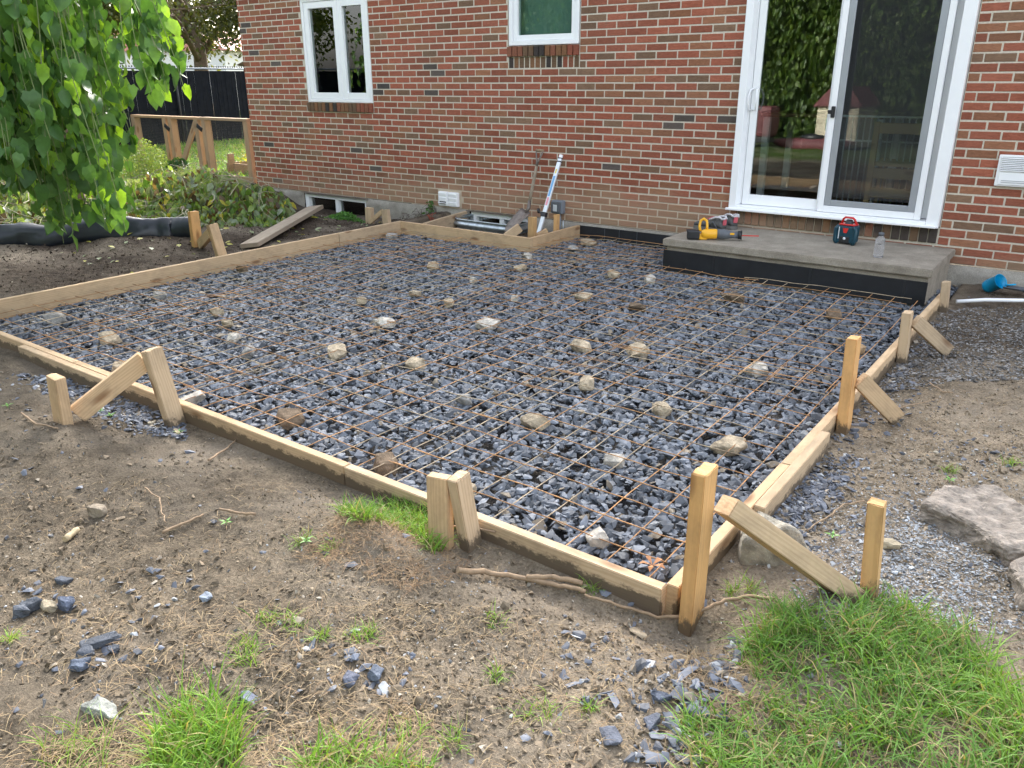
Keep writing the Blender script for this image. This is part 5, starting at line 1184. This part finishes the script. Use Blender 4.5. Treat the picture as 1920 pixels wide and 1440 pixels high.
V, F, C = inst(LB, Lp, hang_rot(n, .8, .9), np.stack([Ls*rng.uniform(.85, 1.1, n), Ls, Ls], 1), Lc)
np_mesh('foliage', V, F, C, mt, M['leaf'], True)

def leafcloud(name, pos, size, C, parent=None, mat='leaf', base=None, down=.6, sm=False):
    n = len(pos); V, F, CC = inst(base or [ell_leaf(.22), ell_leaf(.3)], pos, hang_rot(n, down, 1.6), np.repeat(size[:, None], 3, 1), C); return np_mesh(name, V, F, CC, parent, M[mat], sm)
# pile of cut branches with wilting leaves
def pile_h(x, y):
    return (.34*np.exp(-((x-.9)**2/1.6+(y+1.6)**2/.5))+.16*np.exp(-((x-.2)**2/.6+(y+.8)**2/.3))+.38*np.exp(-((x+.2)**2/1.2+(y+3.0)**2/1.1))+.14*np.exp(-((x-1.8)**2/.14+(y+1.5)**2/.4)))*(1+.45*fbm(x, y, 2.2, 4, 2))
n = 26000; x = rng.uniform(-3.5, 2.6, n); y = rng.uniform(-4.6, -.15, n); h_ = pile_h(x, y); k_ = (h_ > .05) & ~((x > .5) & (y > -.5)) & (np.arctan2(CAM[0]-x, y-CAM[1]) > math.radians(51.7)); x, y, h_ = x[k_], y[k_], h_[k_]; n = len(x)
z = gh(x, y)+h_*rng.uniform(.1, 1.12, n); t_ = rng.uniform(0, 1, (n, 1)); C = np.array([.08, .16, .035])*(1-t_)+np.array([.22, .31, .10])*t_
q = rng.uniform(0, 1, n); C[q > .62] = np.array([.20, .25, .16])*rng.uniform(.7, 1.2, ((q > .62).sum(), 1)); br_ = (q < (.16+.45*sst(.4, -1.5, x))); C[br_] = np.array([.12, .085, .05])*rng.uniform(.5, 1.4, (br_.sum(), 1)); q2 = rng.uniform(0, 1, n) < .03; C[q2] = np.array([.42, .38, .06])
o = leafcloud('brush_pile', np.stack([x, y, z], 1), rng.uniform(.05, .13, n), C); tag(o, 'heap of cut leafy branches wilting on the ground by the house corner', 'brush pile', kind='stuff')
def sticks(nn, zone, name, label, mat, r0=(.0015, .006), up_=(.05, .35)):
    m_ = MB()
    for i in range(nn):
        x_, y_ = random.uniform(*zone[0]), random.uniform(*zone[1]); h0 = float(pile_h(np.array(x_), np.array(y_)))
        if h0 < .04 or math.atan2(CAM[0]-x_, y_-CAM[1]) < math.radians(53.5): continue
        a = random.uniform(0, 2*PI); L = random.uniform(.3, 1.1); r = random.uniform(*r0); pts = []
        for k in range(6):
            f = k/5-.5; xx, yy = x_+math.cos(a+f*.8)*L*f, y_+math.sin(a+f*.8)*L*f; yy = min(yy, -.12)
            pts.append((xx, yy, float(gh(xx, yy))+max(.01, float(pile_h(np.array(xx), np.array(yy))))*random.uniform(.85, 1.1)+.03*math.sin(k)+.02))
        m_.tube(pts, [r*(1-.12*k) for k in range(6)], 5, 0, False)
    o = m_.build(name, mat); return tag(o, label, 'branches', kind='stuff')
sticks(330, ((-2.5, 2.4), (-4.3, -.2)), 'cut_branches', 'bare pale twigs sticking out of the brush pile', plain('pale_twig', (.30, .27, .18), .8, 0, .3))
# a few leaves fallen on the dark soil
n = 90; x = rng.uniform(1.9, 3.3, n); y = rng.uniform(-3.9, -1.0, n); C = np.where(rng.uniform(0, 1, (n, 1)) < .4, np.array([[.42, .40, .06]]), np.array([[.22, .27, .14]]))
V, F, CC = inst([ell_leaf(.3)], np.stack([x, y, gh(x, y)+.012], 1), rand_rot(n, .5), np.repeat(rng.uniform(.03, .075, n)[:, None], 3, 1), C); o = np_mesh('fallen_leaves', V, F, CC, None, M['leaf'], True); tag(o, 'fallen yellow and green leaves on the dark soil', 'leaves', kind='stuff')
# weeds
def clump(name, label, cat, cx, cy, r, h, n, cols, size, zbase=None, base=None):
    x = rng.normal(cx, r*.5, n); y = rng.normal(cy, r*.5, n); y = np.minimum(y, -.03) if cy < 0 and name != 'bush' else y; z = gh(x, y)+rng.uniform(0, 1, n)**.8*h*np.exp(-((x-cx)**2+(y-cy)**2)/r**2)+.01
    C = np.array(cols[0])+(np.array(cols[1])-np.array(cols[0]))*rng.uniform(0, 1, (n, 1)); t_ = thing(name, label, cat, (0, 0, 0)); leafcloud('foliage', np.stack([x, y, z], 1), rng.uniform(size*.6, size*1.3, n), C, t_, base=base, down=.1)
    m_ = MB()
    for i in range(9): a = i*.7; m_.tube([(cx, cy, float(gh(cx, cy))), (cx+r*.5*math.cos(a), cy+r*.4*math.sin(a), float(gh(cx, cy))+h*.8)], .002, 5)
    m_.build('stems', bpy.data.materials['green_twig'], t_); return t_
clump('carrot_leaf_weed', 'feathery bright green weed in front of the basement window', 'weed', 2.35, -.72, .17, .10, 1300, ((.05, .16, .03), (.12, .30, .06)), .022)
clump('small_weed', 'single small leafy weed growing at the wall left of the dryer vent', 'weed', 3.02, -.06, .05, .17, 26, ((.05, .13, .03), (.09, .2, .05)), .05)
clump('variegated_bush', 'yellow variegated bush in front of the left garden gate post', 'bush', -2.35, -.25, .38, .55, 2600, ((.30, .36, .10), (.16, .28, .07)), .035)
clump('grassy_plant', 'dark green tuft between the variegated bush and the gate', 'plant', -1.75, -.1, .2, .32, 700, ((.04, .10, .03), (.08, .18, .05)), .07)
# red wire scraps and dark dead plants between the basement window and the notch
m_ = MB()
for i in range(26):
    x_, y_ = random.uniform(2.7, 3.4), random.uniform(-.45, -.05); a = random.uniform(0, 6.28); m_.tube([(x_, y_, float(gh(x_, y_))), (x_+.06*math.cos(a), y_+.06*math.sin(a)*.5, float(gh(x_, y_))+random.uniform(.02, .10)), (x_+.13*math.cos(a), y_-abs(.06*math.sin(a)), float(gh(x_, y_))+random.uniform(.0, .1))], .0022, 5, 0, False)
tag(m_.build('dead_plant', plain('dead_stem', (.07, .045, .035), .9, 0, .5)), 'tangle of dark dead stems along the wall left of the notch', 'dead plant', kind='stuff')
m_ = MB()
for i in range(7): a = i*.9; m_.tube([(3.33, -.38, float(gh(3.33, -.38))+.01), (3.33+.04*math.cos(a), -.38+.03*math.sin(a), -.06+.01*i), (3.33+.07*math.cos(a+.5), -.38, -.05+.013*i)], .003, 5, 0, False)
tag(m_.build('red_twist', plain('red_stem', (.30, .06, .03), .7)), 'small tangle of reddish stems by the wall left of the notch', 'dead plant', kind='stuff')
# lawn beyond the brush pile
n = 26000; x = rng.uniform(-7.8, -.15, n); y = rng.uniform(-1.2, 7, n); k_ = (rng.uniform(0, 1, n) < .9); x, y = x[k_], y[k_]; n = len(x)
V, F, C = blades(np.stack([x, y, gh(x, y)-.01], 1), rng.uniform(.06, .16, n), np.full(n, .006), .6, gcol(n, x, y)*1.1, .5); o = np_mesh('lawn_grass', V, F, C, None, M['grass'], True); tag(o, 'green grass growing round the garden gate beyond the brush pile', 'grass', kind='stuff')

# ================================================================= GARDEN GATE AND FENCES
GY = .03
gt = thing('garden_gate', 'low wooden garden gate and panels with wire cloth beside the house corner', 'gate fence', (0, 0, 0))
def gb(p0, p1, w, h, name='rail', mat=None): return beam(name, p0, p1, w, h, mat=mat or M['cedar'], parent=gt)
for x_, wx, nm in ((-.235, .09, 'post'), (-1.16, .10, 'post'), (-1.34, .09, 'gate_stile'), (-1.98, .10, 'gate_stile'), (-2.13, .09, 'post'), (-2.95, .1, 'post')): gb((x_, GY, -.05), (x_, GY, .845), .09, wx, nm)
gb((-.19, GY, .862), (-1.22, GY, .862), .11, .035, 'top_rail'); gb((-1.225, GY+.01, .858), (-3.0, GY+.01, .858), .11, .035, 'top_rail')
gb((-.24, GY, .07), (-1.10, GY, .07), .04, .10, 'bottom_rail'); gb((-1.4, GY, .05), (-1.92, GY, .05), .04, .09, 'bottom_rail'); gb((-2.2, GY, .05), (-2.9, GY, .05), .04, .09, 'bottom_rail')
gb((-1.93, GY-.03, .09), (-1.36, GY-.03, .80), .03, .085, 'diagonal_brace')
for a, b in ((-.23, -1.11), (-1.39, -1.93), (-2.18, -2.9)):
    m_ = MB()
    for k in range(34): m_.box(((a+b)/2, GY+.03, .12+k*.0215), (abs(b-a), .0016, .0016))
    for k in range(int(abs(b-a)/.0215)): m_.box((b+k*.0215, GY+.0325, .48), (.0016, .0016, .72))
    m_.build('wire_cloth', M['net'], gt)
for x_, z_ in ((-2.05, .72), (-1.25, .74)): MB().box((x_, GY-.055, z_), (.13, .012, .06), 0, Matrix.Rotation(.5, 3, 'Y'), .004).build('hinge' if x_ < -2 else 'gate_latch', M['blackp'], gt)
MB().box((-.17, -.05, .0), (.07, .07, .13), 0, None, .006).build('downspout_foot', M['blackp'], gt)
o = MB().tube([(-.21, .17, .95), (-.23, .12, .5), (-.2, .07, .05)], .02, 8).build('grey_hose', M['conduit']); tag(o, 'grey hose hanging at the house corner behind the gate post', 'hose')
# raised beds behind the gate
for i, (x_, y_, L) in enumerate(((-1.1, 1.2, 1.6), (-1.3, 2.6, 1.8))):
    t_ = thing('raised_bed', ('wooden raised bed just behind the garden gate', 'wooden raised bed farther behind the garden gate')[i], 'raised bed', (x_, y_, -.05), 0, 'raised beds')
    for s_ in (-1, 1): beam('side_board', (-L/2, s_*.4, .12), (L/2, s_*.4, .12), .04, .2, mat=M['cedar'], parent=t_); beam('end_board', (s_*L/2, -.38, .12), (s_*L/2, .38, .12), .04, .2, mat=M['cedar'], parent=t_)
    for s_ in (-.8, .0, .8): beam('bed_stake', (s_*L/2, -.44, .0), (s_*L/2, -.44, .36), .04, .1, mat=M['cedar'], parent=t_)
    n = 500; xx = rng.uniform(-L/2, L/2, n); yy = rng.uniform(-.35, .35, n); C = np.array([.40, .40, .04])*rng.uniform(.5, 1.1, (n, 1)); leafcloud('bed_plants', np.stack([xx, yy, .2+rng.uniform(0, .16, n)], 1), rng.uniform(.03, .08, n), C, t_, down=.1)
# black slatted chain-link fence along the side of the yard
FXX = -8.1; ft = thing('slatted_fence', 'tall black slatted chain link fence behind the garden gate', 'fence', (0, 0, 0)); ZT = 1.60
V = []; F = []; yy = -18.0; k = 0
while yy < 16:
    w_ = .0568+random.uniform(-.001, .0); b = len(V); dx = random.uniform(-.006, .006)
    for (a, c_) in ((FXX+dx, yy), (FXX+dx, yy+w_), (FXX+dx-.008, yy+w_), (FXX+dx-.008, yy)): V += [(a, c_, -.12), (a, c_, ZT-.05)]
    F += [(b, b+2, b+3, b+1), (b+2, b+4, b+5, b+3), (b+4, b+6, b+7, b+5), (b+6, b, b+1, b+7)]; yy += .0575+(random.random() < .07)*random.uniform(.003, .010)
sl_ = np_mesh('slats', np.array(V), np.array(F), None, ft, M['fence']); tag(sl_, kind='stuff') if False else None
MB().tube([(FXX+.03, -18, ZT), (FXX+.03, 16, ZT)], .021, 10).build('top_rail', M['fencerail'], ft)
for yp in np.arange(-17, 16, 3.0): MB().tube([(FXX+.045, yp, -.2), (FXX+.045, yp, ZT+.03)], .028, 10).build('post', M['black'], ft)
m_ = MB(); yy = 0.0
while yy < 11: m_.box((FXX+.03, yy, ZT+.035), (.006, .03, .03), 0, Matrix.Rotation(.78, 3, 'X')); yy += .062
m_.build('wire_knuckles', M['black'], ft)

# ================================================================= TREES
def tree(name, label, base, th, tr, crown, n, cols, size, limbs=9, seed=1, lean=0.0):
    r = random.Random(seed); t_ = thing(name, label, 'tree', base); m_ = MB(); tops = []
    m_.tube([(0, 0, -.2), (0, 0, th*.3), (lean*.5, .05, th*.65), (lean, 0, th)], [tr*1.25, tr, tr*.85, tr*.6], 12); m_.build('trunk', M['bark'], t_)
    lm = MB(); (cx_, cy_, cz_, rx, ry, rz) = crown
    for i in range(limbs):
        a = i*2.4+r.random(); z0 = th*r.uniform(.55, .98); e = Vector((cx_+rx*.75*math.cos(a), cy_+ry*.75*math.sin(a), cz_+rz*r.uniform(-.5, .7))); s = Vector((lean*z0/th, 0, z0)); md = s.lerp(e, .45)+Vector((0, 0, .25)); lm.tube([s, md, e], [tr*.45, tr*.28, tr*.08], 7)
        for q in range(3): e2 = e+Vector((r.uniform(-1, 1)*rx*.35, r.uniform(-1, 1)*ry*.35, r.uniform(-.3, .5)*rz)); lm.tube([md.lerp(e, .3+q*.2), e2], [tr*.15, tr*.04], 5); tops.append(e2)
    lm.build('limbs', M['bark'], t_)
    rr = np.random.default_rng(seed); nc = 46; cc = rr.normal(0, 1, (nc, 3)); cc /= np.linalg.norm(cc, axis=1)[:, None]; cc = cc*(rr.uniform(.35, 1, nc)**.5)[:, None]*np.array([rx, ry, rz])+np.array([cx_, cy_, cz_]); w = rr.integers(0, nc, n)
    P = cc[w]+rr.normal(0, 1, (n, 3))*np.array([rx, ry, rz])*.14; tone = rr.uniform(.5, 1.3, nc)[w][:, None]; C = (np.array(cols[0])+(np.array(cols[1])-np.array(cols[0]))*rr.uniform(0, 1, (n, 1)))*tone
    leafcloud('crown', P, rr.uniform(size*.6, size*1.3, n), C, t_, down=.3); return t_
tree('maple_tree', 'dark leafy tree with forked trunk behind the black fence', (-11.2, 6.75, 0), 3.0, .20, (0, 0, 4.4, 3.6, 3.6, 2.5), 30000, ((.045, .065, .018), (.14, .15, .03)), .12, 12, 5)
tree('maple_tree', 'second dark leafy tree farther behind the black fence', (-15.5, 4.0, 0), 2.6, .22, (0, 0, 4.6, 4.0, 4.0, 3.0), 22000, ((.035, .055, .016), (.10, .13, .03)), .15, 10, 8)
tree('cedar_tree', 'dense dark evergreen at the left behind the mulberry', (-5.6, -1.2, 0), 1.2, .12, (0, 0, 1.7, 1.9, 1.9, 1.9), 24000, ((.018, .040, .014), (.05, .10, .025)), .10, 8, 11)
tree('cedar_tree', 'second dense evergreen at the far left edge', (-6.0, -3.9, 0), 1.2, .12, (0, 0, 1.6, 1.5, 1.6, 1.8), 20000, ((.018, .040, .014), (.05, .10, .025)), .10, 8, 12)
tree('maple_tree', 'leafy tree beyond the fence, reflected in the left house window', (-13, -9.5, 0), 2.4, .18, (0, 0, 3.6, 2.8, 2.8, 2.3), 16000, ((.08, .13, .02), (.22, .27, .05)), .16, 10, 21)
# neighbouring house far behind the fence
nb_ = thing('neighbour_house', 'pale house with pinkish roof glimpsed behind the black fence', 'house', (-30, 17.5, 0), .5); MB().box((0, 0, 1.3), (9, 6, 2.6)).build('wall', M['nwall'], nb_); MB().prism([(-4.9, 2.6), (4.9, 2.6), (0, 4.3)], -3.3, 3.3).build('roof', M['nroof'], nb_)
nb_ = thing('neighbour_garage', 'white garage wall glimpsed behind the fence near the mulberry', 'garage', (-25, 6.5, 0), .5); MB().box((0, 0, 1.3), (5, 5, 2.6)).build('wall', M['nwall'], nb_); MB().prism([(-2.7, 2.6), (2.7, 2.6), (0, 3.6)], -2.8, 2.8).build('roof', M['broof'], nb_)
nb_ = thing('garden_shed', 'brown shed roof peeking over the black fence beside the house corner', 'shed', (-14.5, 12.2, 0), .9); MB().box((0, 0, .9), (2.6, 2.4, 1.8)).build('wall', M['broof'], nb_); MB().prism([(-1.5, 1.8), (1.5, 1.8), (0, 2.5)], -1.4, 1.4).build('roof', M['broof'], nb_)

# ================================================================= THE YARD BEHIND THE CAMERA (seen in the panes)
n = 60000; x = rng.uniform(-7.5, 13, n); z = rng.uniform(-.05, 5.2, n); dep = .5+.5*fbm(x, z, 1.1, 4, 2); y = -13.2+dep*.9+rng.normal(0, .08, n); t_ = rng.uniform(0, 1, (n, 1)); C = (np.array([.045, .10, .018])*(1-t_)+np.array([.13, .20, .035])*t_)*(.65+.7*dep[:, None])
hg = thing('cedar_hedge', 'tall green cedar hedge reflected in the patio door glass', 'hedge', (0, 0, 0)); leafcloud('foliage', np.stack([x, y, z], 1), rng.uniform(.08, .2, n), C, hg, down=.9)
MB().box((2.7, -13.6, 2.5), (20.4, .3, 5.0)).build('inner_branches', plain('hedge_core', (.02, .035, .012), 1, 0, .5), hg)
ph = thing('playhouse', 'cream toy playhouse with maroon roof reflected in the patio door', 'playhouse', (4.35, -11.2, 0), .15); ph.scale = (.72, .72, .72)
MB().box((0, 0, .55), (1.2, 1.1, 1.15), 0, None, .02).build('wall', M['cream'], ph); MB().prism([(-.72, 1.1), (.72, 1.1), (.25, 1.62), (-.25, 1.62)], -.65, .65).build('roof', M['maroon'], ph)
for s_ in (-1, 1): MB().box((s_*.22, .56, .68), (.16, .03, .42), 0, None, .006).build('shutter', M['sage'], ph)
MB().box((0, .555, .68), (.26, .02, .4)).build('window', M['dark'], ph)
t_ = thing('covered_grill', 'dark covered cart beside the playhouse reflected in the left door pane', 'cart', (2.9, -10.2, 0)); MB().box((0, 0, .5), (.7, .55, .6), 0, None, .08).build('cover', M['maroon'], t_); MB().box((0, 0, .14), (.6, .45, .12), 0, None, .02).build('base', M['blackp'], t_)
t_ = thing('kayak', 'small dark red kayak lying on the lawn, reflected in the left door pane', 'kayak', (3.9, -10.6, .02)); t_.scale = (.8, .8, .8); MB().tube([(-1.1, 0, .12), (-.8, 0, .05), (-.3, 0, 0), (.3, 0, 0), (.8, 0, .05), (1.1, 0, .12)], [.01, .12, .2, .2, .12, .01], 14).build('hull', M['maroon'], t_); MB().tube([(-.3, 0, .17), (0, 0, .185), (.3, 0, .17)], [.08, .12, .08], 12).build('cockpit', M['blackp'], t_)
